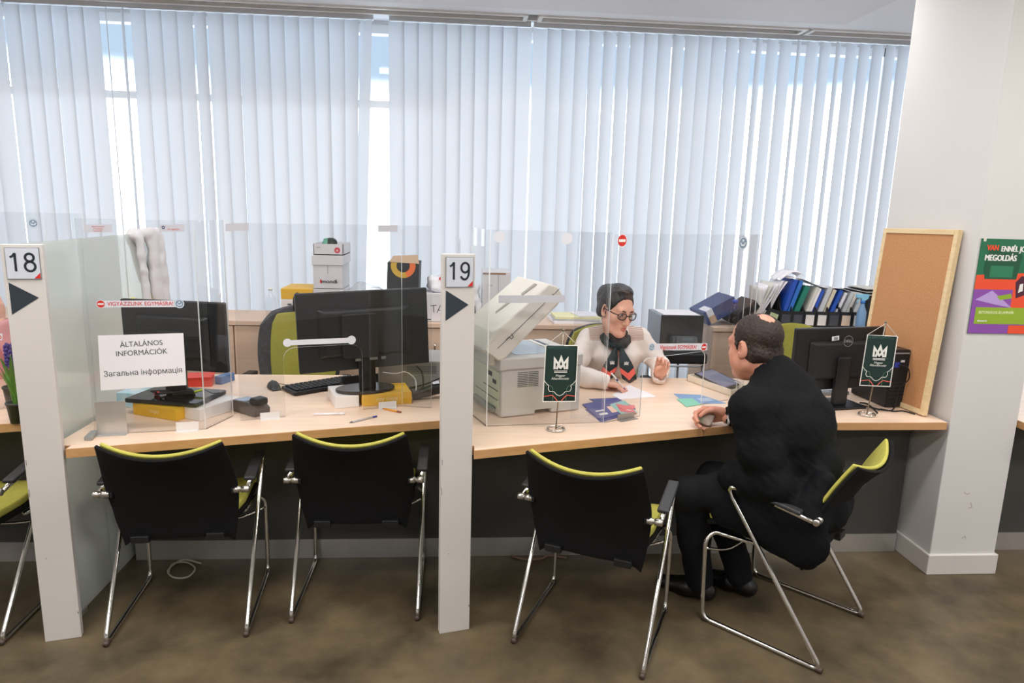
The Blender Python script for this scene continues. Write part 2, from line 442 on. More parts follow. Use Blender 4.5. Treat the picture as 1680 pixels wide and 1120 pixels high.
BLIND = blind_mat(); BY = 5.05
RAIL = mat('blind_rail', '#d5d8dc', .4)
def blind(x0, x1, label, angle, special=None, lean=None):
    t = thing('vertical_blind', label, 'window blind', ((x0+x1)/2, BY, CZ), 0, 'vertical blinds on the window wall')
    cx = (x0+x1)/2
    MB().b2((x0-cx, -.02, -.035), (x1-cx, .02, -.001)).build('head_rail', RAIL, t, bevel=.003)
    n = max(1, round((x1-x0)/.0985)); mb = MB()
    for i in range(n):
        x = x0+(x1-x0)*(i+.5)/n-cx; a = angle(x+cx) if callable(angle) else angle
        a += random.uniform(-4, 4)
        if special and i in special: a = special[i]
        q = R(a); W = .112; zt, zb = -.04, -2.70+random.uniform(-.01, .01); bow = .007; dx = 0.0
        if lean and i in lean: dx = lean[i]
        def fn(u, v):
            s_ = (u-.5)*W; b_ = bow*(1-(2*u-1)**2)
            zz = zt+(zb-zt)*v
            return (x+s_*math.cos(q)+b_*math.sin(q)+dx*v**1.1, s_*math.sin(q)-b_*math.cos(q), zz)
        mb.grid(fn, 6, 6)
    mb.build('slats', BLIND, t, fix=False)
    return t
rnd = random.Random(3)
blind(-5.0, -3.0, 'white vertical window blind at the hall end beyond the number 18 post', 18)
blind(-2.98, -.60, 'white vertical blind behind the number 18 post, its last slats swung askew', lambda x: -14 if x > -2.05 else -10,
      special={6: -66, 7: -58, 12: -30, 21: -6, 22: -20, 23: -38}, lean={21: -.03, 22: -.06, 23: -.10})
blind(-.495, .47, 'nearly closed white vertical blind behind the number 19 post', -9, special={3: -14, 7: -13})
blind(.49, 3.9, 'white vertical blind with tilted slats behind the seated clerk, ending at the pillar', lambda x: 21,
      special={5: 30, 6: 26, 10: 30, 12: 15, 13: 12, 16: 46, 19: 52, 22: 46})
# ------------------------------------------------------------------ counters
def counter(name_label, poly, px0, px1):
    t = thing('service_counter', name_label, 'counter', (0, 0, 0), 0, 'wooden service counters')
    MB().prism(poly, .714, .75, 0, 1).build('counter_top', [BEECH, BEECH_EDGE], t, bevel=.0015, seg=1)
    MB().b2((px0, 3.060, .094), (px1, 3.085, .713)).build('front_panel', DARKPANEL, t)
    MB().b2((px0, 3.056, 0), (px1, 3.080, .094)).build('kick_plate', STEEL, t)
    MB().b2((px0+.01, 3.09, 0), (px0+.03, 3.58, .713)).build('side_panel', DARKPANEL, t)
    MB().b2((px1-.03, 3.09, 0), (px1-.01, 3.58, .713)).build('side_panel', DARKPANEL, t)
    return t
counter('beech counter beyond the number 18 post, carrying the potted plants', [(-2.95, 2.465), (-1.56, 2.83), (-1.515, 2.84), (-1.515, 3.615), (-2.95, 3.615)], -2.95, -1.515)
counter('beech counter of two monitors between the number 18 and 19 posts', [(-1.475, 2.515), (-1.411, 2.515), (-1.411, 2.478), (-.066, 2.832), (-.066, 2.90), (-.012, 2.90), (-.012, 3.615), (-1.475, 3.615)], -1.475, -.012)
counter('beech counter of the copier and seated clerk, right of the number 19 post', [(.012, 2.515), (.063, 2.515), (.063, 2.464), (1.18, 2.772), (1.32, 2.812), (2.205, 2.828), (2.205, 3.615), (.012, 3.615)], .012, 2.205)
counter('beech counter peeping out from behind the far side of the pillar', [(2.575, 2.78), (4.0, 2.95), (4.0, 3.6), (2.575, 3.6)], 2.575, 4.0)

# ------------------------------------------------------------------ numbered posts and glass partitions
POSTW = mat('post_lacquer', '#d4d0cd', .45, noise=.015, nscale=3)
POSTE = mat('post_edge', '#b9a179', .6)
def post(x, y, num, label):
    t = thing('number_post', label, 'post', (x, y, 0), R(13.5), 'numbered counter posts')
    MB().b2((-.06, 0, 0), (.06, .03, 1.482)).b2((-.058, .03, 0), (.058, .034, 1.48), 1).build('post', [POSTW, POSTE], t, bevel=.0015, seg=1)
    pl = MB().b2((-.048, -.004, 1.365), (.052, 0, 1.472)).build('number_plate', mat('plate_frame', '#73777c', .4), t)
    mb = MB().poly([(-.0465, 1.3665), (.0505, 1.3665), (.0505, 1.4705), (-.0465, 1.4705)], 0, -.0045)
    mb.build('plate_face', mat('plate_face', '#cdd3de', .45), pl, fix=False)
    for k, ch in enumerate(num):
        q = MB(); ox, oz = -.036+.040*k, 1.392; sw = .0076; ell = lambda cx, cz, rx, rz, a0=0, a1=360, n=28: [(ox+cx+rx*math.cos(R(a0+(a1-a0)*i/n)), oz+cz+rz*math.sin(R(a0+(a1-a0)*i/n))) for i in range(n+(0 if a1-a0 == 360 else 1))]
        if ch == '1': q.stroke([(ox+.002, oz+.047), (ox+.010, oz+.0515), (ox+.0155, oz+.060)], sw*.9, 0, -.0052).stroke([(ox+.0165, oz), (ox+.0165, oz+.062)], sw, 0, -.0052)
        if ch == '8': q.stroke(ell(.0185, .0465, .0125, .0130), sw, 0, -.0052, True).stroke(ell(.0185, .0165, .0150, .0160), sw, 0, -.0052, True)
        if ch == '9': q.stroke(ell(.0175, .0425, .0140, .0170), sw, 0, -.0052, True).stroke(ell(.0170, .0300, .0145, .0290, 25, -90, 16)+ell(.0165, .0165, .0145, .0155, 270, 195, 10), sw, 0, -.0054)
        q.build('digit', INK, pl, fix=False)
    MB().poly([(.031, 1.3675), (.0500, 1.3675), (.0500, 1.387)], 0, -.0050).build('corner_mark', RED, pl, fix=False)
    MB().poly([(-.047, 1.244), (.037, 1.301), (-.047, 1.354)], 0, -.0012).build('arrow', mat('arrow_slate', '#2b353f', .5), t, fix=False)
    for (sx_, sz_, w_, h_) in ((-.056, .70, .002, .02), (-.057, .58, .0018, .03), (.055, .10, .004, .008), (-.03, .335, .006, .002)):
        MB().poly([(sx_, sz_), (sx_+w_, sz_), (sx_+w_, sz_+h_), (sx_, sz_+h_)], 0, -.0008).build('scuff', mat('scuff_dark', '#77726c', .8), t, fix=False)
    return t
post(-1.4755, 2.458, '18', 'white counter post with the number 18 and a dark arrow')
post(-.0015, 2.458, '19', 'white counter post with the number 19 and a dark arrow')
FROST = clear('frosted_green_glass', (.90, .93, .92), rough=.04, haze=.60, hazecol=(.85, .89, .88), transl=.78)
GEDGE = mat('green_glass_edge', '#6f8a82', .2, trans=.3)
def partition(x, label):
    t = thing('glass_partition', label, 'partition', (x, 2.5, 0), 0, 'frosted glass partitions')
    for (a, b) in ((.0, .372), (.376, 1.08)):
        MB().b2((-.004, a, .012), (.004, b, 1.483), 0).build('glass_panel', [FROST, GEDGE], t)
    for yy in (.1, .9):
        MB().b2((-.012, yy, 0), (.012, yy+.05, .02)).build('foot', STEEL, t)
    return t
partition(-1.497, 'pale green frosted glass partition running back from the number 18 post')
partition(0.0, 'frosted glass partition edge on behind the number 19 post')
# ------------------------------------------------------------------ visitor chairs
SHELL = mat('chair_shell_fabric', '#111113', .9, bump=.2, bscale=900, spec=.25)
LEGDARK = mat('glide_dark', '#4a3d36', .5)
def make_chair(label):
    t = thing('visitor_chair', label, 'chair', (0, 0, 0), 0, 'lime visitor chairs at the counter')
    def back(u, v, off=0.0, dip=.045, wsc=1.0, vmin=0.0, top=0.0):
        v = vmin+(1-vmin)*v; a = 2*u-1
        wd = (.198+.032*math.sin(min(1, v/.55)*math.pi/2)-.022*max(0, (v-.55)/.45)**1.3)*wsc
        y = -.125-.045*v-.135*v**1.9+.042*a*a*(.4+.6*v)
        z = .372+.428*v-(dip*(1-a*a)*v**4)+top*v**6*(1-.4*a*a)
        corner = abs(a)**8; z -= .030*corner*(1-v)**1*(1 if v < .3 else 0)
        return (a*wd, y+off, z)
    MB().grid(lambda u, v: back(u, v), 18, 16, 0, -.012).build('back_shell', SHELL, t, bevel=.003)
    MB().grid(lambda u, v: back(u, v, .018, .040, .95, .12, .006), 18, 14, 0, -.013).build('back_pad', LIME, t, bevel=.005)
    def seat(u, v, off=0.0, sc=1.0):
        a = 2*u-1; y = -.118+.385*v
        z = .412+.024*v-.045*max(0, v-.86)/.14*.5+.028*(1-min(1, v/.16))**2+.014*a*a
        return (a*(.185+.035*min(1, v*2.5))*sc, y, z+off)
    MB().grid(lambda u, v: seat(u, v, .028, .96), 14, 16, 0, .03).build('seat_pad', LIME, t, bevel=.008)
    MB().grid(lambda u, v: seat(u, v, -.004), 14, 16, 0, .02).build('seat_shell', SHELL, t, bevel=.004)
    for s_ in (-1, 1):
        P = [(s_*.20, .06, .385), (s_*.215, .235, .380), (s_*.247, .252, .345), (s_*.248, .238, .011), (s_*.250, -.243, .011), (s_*.262, .152, .572), (s_*.262, .166, .606), (s_*.262, .120, .613), (s_*.262, .06, .606), (s_*.262, -.155, .572)]
        pts = rounded(P, .04, 6)
        MB().tube(pts, .0092, 10).build('frame_tube', CHROME, t)
        a = MB().box((s_*.262, -.005, .609), (.044, .225, .017), 0, Matrix.Rotation(R(8), 3, 'X'))
        a.build('armrest', DGREY, t, bevel=.007, seg=3)
        j = MB().lathe([(.010, -.03), (.013, -.028), (.013, -.008), (.009, -.007), (.009, -.002), (.013, -.001), (.013, .026), (.007, .028)], (s_*.245, -.168, .575), 14, 0, 'X')
        j.build('back_joint', mat('joint_alloy', '#c9c6c0', .28, 1.0), t)
        MB().box((s_*.222, -.165, .572), (.03, .022, .022)).build('joint_lug', BLACKP, t, bevel=.003)
        MB().box((s_*.135, -.142, .380), (.066, .026, .030)).build('hinge_block', BLACKP, t, bevel=.004)
        for yy in (-.232, .222):
            MB().tube([(s_*.249, yy-.012, .0105), (s_*.249, yy+.012, .0105)], .0105, 10).build('glide', LEGDARK, t)
    MB().tube(smooth_path([(-.247, .246, .315), (-.12, .20, .285), (.12, .20, .285), (.247, .246, .315)], 5), .006, 8).build('stretcher', CHROME, t)
    return t
chair = make_chair('lime and black visitor chair standing at the counter close by the number 18 post')
chair.location = (-1.07, 2.668, 0); chair.rotation_euler = (0, 0, R(5))
dup(chair, (-.402, 2.775, 0), R(0), 'black backed visitor chair tucked square to the counter just before the number 19 post')
dup(chair, (.555, 2.478, 0), R(-26.5), 'empty black backed visitor chair angled beside the suited man')
dup(chair, (1.36, 2.505, 0), R(43), 'visitor chair carrying the man in the black suit, turned sideways')
dup(chair, (-1.935, 2.665, 0), R(1), 'visitor chair cut off behind the number 18 post, its lime seat showing')

# ------------------------------------------------------------------ acrylic screens
class Screen:
    def __init__(s, name_label, p0, p1, top):
        s.M = frame_of((p0[0], p0[1], .75), (p1[0], p1[1], .75)); s.p0 = p0; s.L = (Vector(p1)-Vector(p0)).length; s.top = top-.75
        s.t = thing('protective_screen', name_label, 'screen', (p0[0], p0[1], .75), 0, 'acrylic protective screens')
        x = s.M.col[0]; s.t.rotation_euler = (0, 0, math.atan2(x[1], x[0])); s.inv = s.M.inverted(); s.n = Vector(s.M.col[1][:3])
    def loc(s, px, py):
        q = s.inv @ gpl(px, py, (*s.p0, .75), s.n); return (q.x, q.z)
    def panel(s, poly=None, y=0.0, th=.005):
        poly = poly or [(0, 0), (s.L, 0), (s.L, s.top), (0, s.top)]
        MB().prism(poly, y, y+th, 0, 1, fn=lambda a, b, c: (a, c, b)).build('screen_panel', [ACRYL, ACRYLE], s.t)
    def wing(s, q0, q1, th=.005):
        a = s.inv @ Vector((*q0, .75)); b = s.inv @ Vector((*q1, .75)); d = (b-a); d.normalize(); n = Vector((-d.y, d.x, 0))*th
        P = [(a.x, a.y), (b.x, b.y), (b.x+n.x, b.y+n.y), (a.x+n.x, a.y+n.y)]
        MB().prism(P, 0, s.top, 0, 1).build('side_panel', [ACRYL, ACRYLE], s.t)
        # mark the two upright side faces as sheet, not edge
        me = s.t.children[-1].data
        for p in me.polygons:
            p.material_index = 0 if p.area > .02 else 1
    def strip(s, quad, m=STICK, name='sticker', y=-.0012):
        pts = [s.loc(*q) for q in quad]
        mb = MB().add([(a, y, b) for a, b in pts]+[(a, y+.001, b) for a, b in pts], [(0, 1, 2, 3), (7, 6, 5, 4), (0, 3, 7, 4), (1, 5, 6, 2), (0, 4, 5, 1), (3, 2, 6, 7)])
        return mb.build(name, m, s.t)
    def text(s, parent, txt, px, py, hpx, m, bold=.006, y=-.0017, sx=1.0, tilt=None):
        c = s.loc(px, py); d = s.loc(px, py+hpx); size = abs(c[1]-d[1])/.72
        a = math.atan2(*(lambda u, v: (v[1]-u[1], v[0]-u[0]))(s.loc(px-40, py), s.loc(px+40, py+(tilt or 0))))
        mb = MB(); lettering(mb, txt, c[0], c[1], size, 0, y, bold, 'CENTER', sx, a)
        return mb.build('lettering', m, parent, fix=False)
    def bracket(s, px0, px1, py0, py1, m, fold=.018):
        a = s.loc(px0, py1); b = s.loc(px1, py1); c = s.loc(px0, py0)
        z1 = max(.012, c[1]-a[1]); mb = MB().b2((a[0], -.004, .001), (b[0], -.0015, z1)).b2((a[0], -.030, 0), (b[0], -.0015, .002))
        return mb.build('bracket', m, s.t)
    def round_mark(s, px, py, rpx, kind):
        c = s.loc(px, py); r = abs(s.loc(px+rpx, py)[0]-c[0])
        if kind == 'plain':
            MB().disc(c, r, 0, -.0017).build('round_sticker', STICK, s.t, fix=False)
        elif kind == 'stop':
            o = MB().disc(c, r, 0, -.0020).build('round_sticker', STICK, s.t, fix=False)
            MB().disc(c, r*.86, 0, -.0023).build('red_disc', RED, o, fix=False)
            MB().poly([(c[0]-r*.66, c[1]-r*.2), (c[0]+r*.66, c[1]-r*.2), (c[0]+r*.66, c[1]+r*.2), (c[0]-r*.66, c[1]+r*.2)], 0, -.0026).build('bar', WHITEPRINT, o, fix=False)
        else:
            o = MB().disc(c, r, 0, -.0020).build('round_sticker', mat('sticker_blue', '#7f96ad', .5), s.t, fix=False)
            MB().disc(c, r*.95, 0, -.0023, 28, r*.80).disc((c[0], c[1]+r*.35), r*.18, 0, -.0023).stroke([(c[0]-r*.5, c[1]+r*.05), (c[0]-r*.25, c[1]-r*.3), (c[0]+r*.25, c[1]-r*.3), (c[0]+r*.5, c[1]+r*.05)], r*.2, 0, -.0023).build('emblem', mat('sticker_pale', '#d9e2ea', .5), o, fix=False)

GREYST = mat('grey_sticker', '#bfbfc8', .6)
# screen with the notice, beside post 18
A = Screen('clear acrylic screen bearing the notice sheet, by the number 18 post', (-1.388, 2.636), (-.997, 2.706), 1.568)
A.panel(); A.wing((-.997, 2.706), (-.947, 2.885))
o = A.strip([(138, 381), (184, 381), (184, 368), (138, 368)], GREYST); A.text(o, 'kérjük tartsa be', 161, 371.5, 2.2, RED, .0); A.text(o, 'a távolságot', 161, 375, 2.2, RED, 0.0); A.text(o, 'köszönjük!', 161, 378.6, 2.2, RED, 0.0)
o = A.strip([(262, 380), (303, 380), (303, 368), (262, 368)], GREYST); A.text(o, 'ne ugorjon', 285, 375.6, 3.0, RED, 0.0)
c = A.loc(268, 373); st = [(c[0]+(.0085 if k % 2 == 0 else .004)*math.sin(k*math.pi/5), c[1]+(.0085 if k % 2 == 0 else .004)*math.cos(k*math.pi/5)) for k in range(10)]
MB().poly(st, 0, -.0016).disc(c, .002, 1, -.0019).build('star_mark', [mat('star_blue', '#33406f', .5), WHITEPRINT], o, fix=False)
o = A.strip([(166, 504), (294, 503.5), (294, 492.5), (166, 493)], STICK); A.text(o, 'VIGYÁZZUNK EGYMÁSRA!', 231, 498.2, 6.6, RED, .006, sx=.90, tilt=-.5)
A.round_mark(165.5, 498.5, 7.6, 'stop'); A.round_mark(294.5, 498, 8.2, 'blue')
A.bracket(160, 210, 658, 712, STEEL); A.bracket(290, 327, 697, 711, mat('white_bracket', '#dcd8d6', .4))
MB().b2((-.015, -.07, 0), (.012, .012, .016)).build('acrylic_foot', mat('acrylic_solid', '#cfd3d2', .2, trans=.6), A.t, bevel=.003)
# notice sheet taped on it
NT = thing('notice_sheet', 'white notice with Hungarian and Ukrainian lines taped to the acrylic screen', 'notice', A.t.location, A.t.rotation_euler.z)
pts = [A.loc(*q) for q in ((166, 640), (306, 631), (301, 546), (161, 550))]
MB().add([(a, -.004, b) for a, b in pts]+[(a, -.0025, b) for a, b in pts], [(0, 1, 2, 3), (7, 6, 5, 4), (0, 3, 7, 4), (1, 5, 6, 2), (0, 4, 5, 1), (3, 2, 6, 7)]).build('sheet', PAPER, NT)
for tx, px, py, h_ in (('ÁLTALÁNOS', 232.5, 563.5, 8.6), ('INFORMÁCIÓK', 233, 578, 8.6), ('Загальна інформація', 236, 610, 8.8)):
    A.text(NT, tx, px, py, h_, INKGREY, .004, y=-.0045, tilt=-4.5, sx=.93)
# screen in front of the large monitor
B = Screen('clear acrylic screen with rounded hatch before the large middle monitor', (-.897, 2.818), (-.251, 3.043), 1.560)
h0, h1 = B.loc(464, 570), B.loc(594, 564)
hz = h0[1]-.002
B.panel([(0, 0), (h0[0], 0)]+[(h0[0], hz-.05)]+arc((h0[0]+.05, hz-.05), .05, 180, 90, 5)+arc((h1[0]-.05, hz-.05), .05, 90, 0, 5)+[(h1[0], 0), (B.L, 0), (B.L, B.top), (0, B.top)])
B.wing((-.251, 3.043), (-.12, 3.016))
B.strip([(370, 379), (408, 378), (408, 366), (370, 367)], GREYST); B.strip([(620, 380.5), (652, 380), (652, 369), (620, 369.5)], GREYST)
B.strip([(472, 566.5), (578, 562), (578, 553.5), (472, 558)], STICK); B.round_mark(471.5, 562, 7.2, 'plain'); B.round_mark(576.5, 557.5, 7.2, 'plain')
B.bracket(427, 459, 676, 686, mat('white_bracket', '#dcd8d6', .4)); B.bracket(621, 650, 658, 668, mat('white_bracket', '#dcd8d6', .4))
# screens at the clerk's place
Cs = Screen('clear acrylic screen standing before the copier with a broad grey strip', (.123, 2.754), (.622, 2.812), 1.560)
Cs.panel(); Cs.wing((.123, 2.754), (.055, 2.95)); Cs.panel([(.36, .02), (Cs.L-.004, .02), (Cs.L-.004, Cs.top-.002), (.36, Cs.top-.002)], .010, .003)
Cs.round_mark(819, 388.5, 9.2, 'plain'); Cs.round_mark(930, 391, 9.2, 'plain')
Cs.strip([(818, 497), (927, 496), (927, 484), (818, 484.5)], GREYST)
D = Screen('clear acrylic screen between the clerk and the suited man', (.628, 2.806), (1.449, 3.245), 1.553)
h0, h1 = D.loc(1056, 588), D.loc(1157, 586); hz = h1[1]+.03
D.panel([(0, 0), (h0[0], 0), (h0[0], hz-.03)]+arc((h0[0]+.03, hz-.03), .03, 180, 90, 4)+arc((h1[0]-.03, hz-.03), .03, 90, 0, 4)+[(h1[0], 0), (D.L, 0), (D.L, D.top), (0, D.top)])
D.panel([(D.L-.05, 0), (D.L, 0), (D.L, D.top), (D.L-.05, D.top)], .03, .004)
D.round_mark(1020.3, 394.5, 8.2, 'stop'); D.round_mark(1218.5, 398.5, 7.6, 'blue')
o = D.strip([(1064, 574.5), (1160, 574), (1160, 563), (1064, 563.5)], STICK); D.text(o, 'Vigyázzunk EGYMÁSRA!', 1113, 569.5, 6.6, RED, .012, tilt=-.4, sx=.9)
D.round_mark(1069, 569.3, 4.6, 'blue'); D.round_mark(1154.5, 569, 4.6, 'stop')
D.bracket(1012, 1039, 682.5, 692, mat('alu_bracket', '#a9a5a0', .4, .6)); D.bracket(1208, 1228, 634, 650, mat('alu_bracket', '#a9a5a0', .4, .6))
# screen of the neighbouring place, behind post 18
Z = Screen('clear acrylic screen beyond the number 18 post with a blue round sticker', (-2.37, 2.818), (-1.726, 3.043), 1.575)
Z.panel(); Z.wing((-1.726, 3.043), (-1.56, 3.02)); Z.round_mark(54.5, 366, 9, 'blue')
o = Z.strip([(-90, 560), (4, 558), (4, 547), (-90, 549)], STICK); Z.round_mark(-1.5, 553, 4.8, 'stop')

# ------------------------------------------------------------------ table flags
def wave(pts, n=8): return [(p.x, p.y) for p in smooth_path([Vector((a, b, 0)) for a, b in pts], n)]
def emblem(mb, x, z, s_, y, m=0):
    W_ = .155*s_
    for k_, P in enumerate(([(.07, 0), (.07, .96), (.50, .16), (.71, .46)], [(.93, 0), (.93, .96), (.60, .34)], [(.22, .0), (.5, 1.08), (.80, .0)], [(.28, .46), (.50, .10)])):
        mb.stroke([(x+(a-.5)*s_, z+(b-.5)*s_*.72) for a, b in P], W_, m, y-.00012*k_)
    return mb
def table_flag(label, loc, rotz, lean, top):
    t = thing('table_flag', label, 'flag', loc, rotz, 'green table flags on wire stands')
    ring = [(.036*math.cos(a), .036*math.sin(a)*1.0, .004+.0025*i/40) for i, a in enumerate([2*math.pi*k/20 for k in range(43)])]
    MB().tube(ring+[(.0, .0, .007)], .0032, 8).build('wire_base', CHROME, t)
    MB().tube([(0, 0, .004), (lean*.5, 0, top*.5), (lean, 0, top)], .0030, 8).lathe([(.002, 0), (.0052, .003), (.0052, .012), (.002, .015)], (lean, 0, top), 10).build('pole', mat('pole_metal', '#8d8578', .3, 1.0), t)
    fx = lean*.62; w2, zt, zb = .066, top-.052, top-.285; sk = lean*.18
    MB().tube([(fx-w2, -.006, zt), (lean, -.004, top+.004), (fx+w2, -.006, zt)], .0012, 6).build('cord', WHITEPRINT, t)
    MB().tube([(fx-w2, -.006, zt-.001), (fx+w2, -.006, zt-.001)], .0022, 6).build('cross_rod', WHITEPRINT, t)
    mb = MB().grid(lambda u, v: (fx-sk*v+(2*u-1)*w2*(1+.02*v), -.006-.003*math.sin(u*5+v*2), zt+(zb-zt)*v), 10, 12, 0, .0012)
    fl = mb.build('banner', GREENFLAG, t, fix=True)
    yy = -.0118; cx = fx-sk*.5
    b = MB().stroke([(fx-w2, zt), (fx-w2*1.02-sk, zb), (fx+w2*1.02-sk, zb), (fx+w2, zt)], .004, 0, yy); b.build('border', WHITEPRINT, fl, fix=False)
    mb = emblem(MB(), cx, zt-.076, .060, yy)
    for dz in (-.107, -.1125): mb.poly([(cx-.027, zt+dz), (cx+.027, zt+dz), (cx+.027, zt+dz+.0032), (cx-.027, zt+dz+.0032)], 0, yy)
    mb.build('emblem', WHITEPRINT, fl, fix=False)
    mb = MB(); lettering(mb, 'Magyar', cx, zt-.125, .0135, 0, yy, .005); lettering(mb, 'Államkincstár', cx, zt-.137, .0135, 0, yy, .005); mb.build('lettering', WHITEPRINT, fl, fix=False)
    def mirror(P, wd, m):
        q = MB()
        for s_ in (-1, 1): q.stroke(wave([(cx-sk*.3+s_*a*w2, zb+b) for a, b in P]), wd, 0, yy-.0004)
        return q
    mirror([(0, .024), (.2, .030), (.38, .042), (.62, .043), (.72, .055), (.70, .067), (.85, .076), (1.0, .09)], .0024, 0).build('white_line', WHITEPRINT, fl, fix=False)
    mirror([(.42, .002), (.42, .04), (.48, .06), (.65, .068), (1.0, .068)], .0011, 0).build('green_line', mat('flag_line_green', '#7e9c86', .7), fl, fix=False)
    mirror([(.12, .002), (.35, .02), (.5, .026), (.75, .024), (1.0, .022)], .003, 0).build('coral_line', CORALP, fl, fix=False)
    return t
p_ = gz(912, 705); table_flag('green table flag on wire stand in front of the copier', p_, R(3), .014, gy(919, 545, p_.y).z-.75)
p_ = gz(1422, 681); table_flag('green table flag on wire stand by the cork board', p_, R(-8), .030, gy(1441, 531, p_.y).z-.75)
# ------------------------------------------------------------------ monitors
def monitor(label, loc, rotz, w, h, zc, roll=0.0, tilt=0.0, kind='plain', group='office monitors seen from the back'):
    """back of the monitor faces -Y; zc = height of the panel centre over the base"""
    t = thing('monitor', label, 'monitor', loc, rotz, group)
    Q = Matrix.Rotation(tilt, 3, 'X') @ Matrix.Rotation(roll, 3, 'Y')
    def put(o, y=0.0): o.location = (0, y, zc); o.rotation_euler = Q.to_euler(); return o
    sh = MB()
    sh.b2((-w/2, -.012, -h/2), (w/2, .016, h/2)); put(sh.build('housing', BLACKP, t, bevel=.006, seg=3))
    pts = [(-w*.36, -h*.34), (w*.36, -h*.34), (w*.36, h*.30), (-w*.36, h*.30)]
    def frus(a, b, c): k = 1.0 if c < .5 else .86; return (a*k, -.012-.024*c, b*k)
    bg_ = put(MB().prism(pts, 0, 1, fn=frus).build('back_cover', BLACKP if kind != 'dell' else BLACKM, t, bevel=.008, seg=3))
    put(MB().b2((-w/2+.012, .016, -h/2+.016), (w/2-.012, .0175, h/2-.012)).build('display', BLACKG, t))
    if kind == 'vent':
        for k in range(24):
            z_ = h*.26-k*h*.0205
            MB().b2((-w*.27, -.0375, z_-.0012), (w*.27, -.0362, z_)).build('vent_slot', BLACKM, bg_) if k % 2 == 0 else None
        MB().b2((-.055, -.046, h*.0), (.055, -.036, h*.1)).build('cable_cover', BLACKP, bg_, bevel=.004)
    if kind == 'big':
        MB().prism(rrect(-.08, -h*.34, .08, h*.22, .012), 0, .018, fn=lambda a, b, c: (a-.03, -.037-c, b)).build('mount_recess', BLACKM, bg_, bevel=.004)
        for k, (x_, wd) in enumerate(((-.055, .024), (.01, .035), (.062, .02))):
            MB().b2((x_, -.041, -h*.38), (x_+wd, -.036, -h*.38+.012)).build('port', mat('port_metal', '#9a9a9c', .35, .8), bg_)
        MB().b2((w*.27, -.014, h*.385), (w*.345, -.0125, h*.435)).build('asset_sticker', STICK, t); put(t.children[-1])
        q = MB()
        for k in range(14): q.b2((w*.278+k*.0028, -.0146, h*.395), (w*.278+k*.0028+(.0016 if k % 3 else .0008), -.0142, h*.425))
        q.build('barcode', INK, t.children[-1])
    if kind == 'dell':
        o = MB().disc((w*.03, h*.30), .0265, 0, -.0385, 32, .0243).build('round_badge', mat('badge_silver', '#b9bbbd', .3, .8), t, fix=False); put(o)
        q = MB(); lettering(q, 'DELL', w*.03, h*.30, .019, 0, -.0385, .02); q.build('badge_letters', mat('badge_silver', '#b9bbbd', .3, .8), o, fix=False)
        o = MB().add([(-w*.155, -.0383, h*.31), (-w*.075, -.0383, h*.325), (-w*.080, -.0383, h*.395), (-w*.160, -.0383, h*.38)], [(0, 1, 2, 3)]).build('asset_sticker', STICK, t, fix=False); put(o)
        q = MB()
        for k in range(9): q.poly([(-w*.135+k*.0025, h*.325), (-w*.135+k*.0025+.0014, h*.325), (-w*.135+k*.0025+.0014, h*.37), (-w*.135+k*.0025, h*.37)], 0, -.0388)
        q.build('barcode', INK, o, fix=False)
    return t
# reams and the three monitors
def ream(name, label, c, rotz, d, m, printed=None, group='paper reams under the monitors', inkm=None):
    t = thing(name, label, 'paper ream', c, rotz, group)
    o = MB().box((0, 0, d[2]/2), d).build('wrapper', m, t, bevel=.003)
    MB().box((0, d[1]/2+.0004, d[2]/2), (d[0]*.9, .0008, .0015)).build('wrapper_seam', mat('seam_grey', '#b9b2a4', .7), t)
    if printed:
        q = MB(); lettering(q, printed, 0, d[2]*.55, d[2]*.5, 0, -d[1]/2-.0006, .015); q.build('lettering', inkm or WHITEPRINT, t, fix=False)
    return t
WREAM = mat('white_ream', '#e9e4e2', .55)
ream('paper_ream', 'yellow paper ream under the small monitor base, beside the steel bracket', (-1.215, 2.945, .75), R(-24), (.235, .20, .052), YELLOW, 'copy', inkm=mat('pale_yellow_print', '#f5dc9a', .6))
ream('paper_ream', 'white paper ream in front of the card terminal, under the small monitor base', (-1.055, 2.93, .75), R(62), (.22, .115, .052), WREAM, None)
ream('paper_ream', 'white paper ream next to the keyboard, under the large monitor', (-.525, 3.105, .75), R(20), (.105, .20, .055), WREAM, None)
ream('paper_ream', 'yellow paper ream under the large monitor, by the black scanner', (-.342, 3.145, .75), R(14), (.225, .18, .055), YELLOW, 'rey copy', inkm=mat('pale_yellow_print', '#f5dc9a', .6))
bx = gz(340, 645, .80)
m1 = monitor('small dark monitor with a slotted back behind the taped notice', (-1.205, 2.985, .803), R(-13), .475, .30, .272, roll=R(-.5), kind='vent')
MB().prism(rrect(-.165, -.13, .165, .10, .012), 0, .018).build('base', BLACKG, m1, bevel=.004)
MB().prism([(-.05, -.02), (.05, -.02), (.04, .012), (-.04, .012)], .018, .2).build('stand_neck', BLACKP, m1, bevel=.006)
m2 = monitor('large dark flat monitor standing on paper reams by the number 19 post', (-.425, 3.115, .806), R(19), .59, .355, .282, roll=R(-1.5), tilt=R(-3), kind='big')
MB().prism([(.135*math.cos(a), .085*math.sin(a)) for a in [2*math.pi*k/40 for k in range(40)]], 0, .014).build('base', mat('base_brown_gloss', '#3a3430', .2), m2, bevel=.004)
MB().prism([(-.04, -.03), (.04, -.03), (.032, .0), (-.032, .0)], .014, .30, fn=lambda a, b, c: (a-.0, b-.03+.03*c/.3, c)).build('stand_neck', BLACKG, m2, bevel=.006)
m3 = monitor('black monitor with a round maker badge behind the suited man', (1.812, 3.10, .75), R(11), .50, .30, .232, kind='dell')
MB().prism(rrect(-.125, -.09, .125, .085, .012), 0, .012).build('base', BLACKP, m3, bevel=.003)
MB().b2((-.036, -.055, .012), (.036, -.022, .25)).build('stand_neck', BLACKP, m3, bevel=.008)

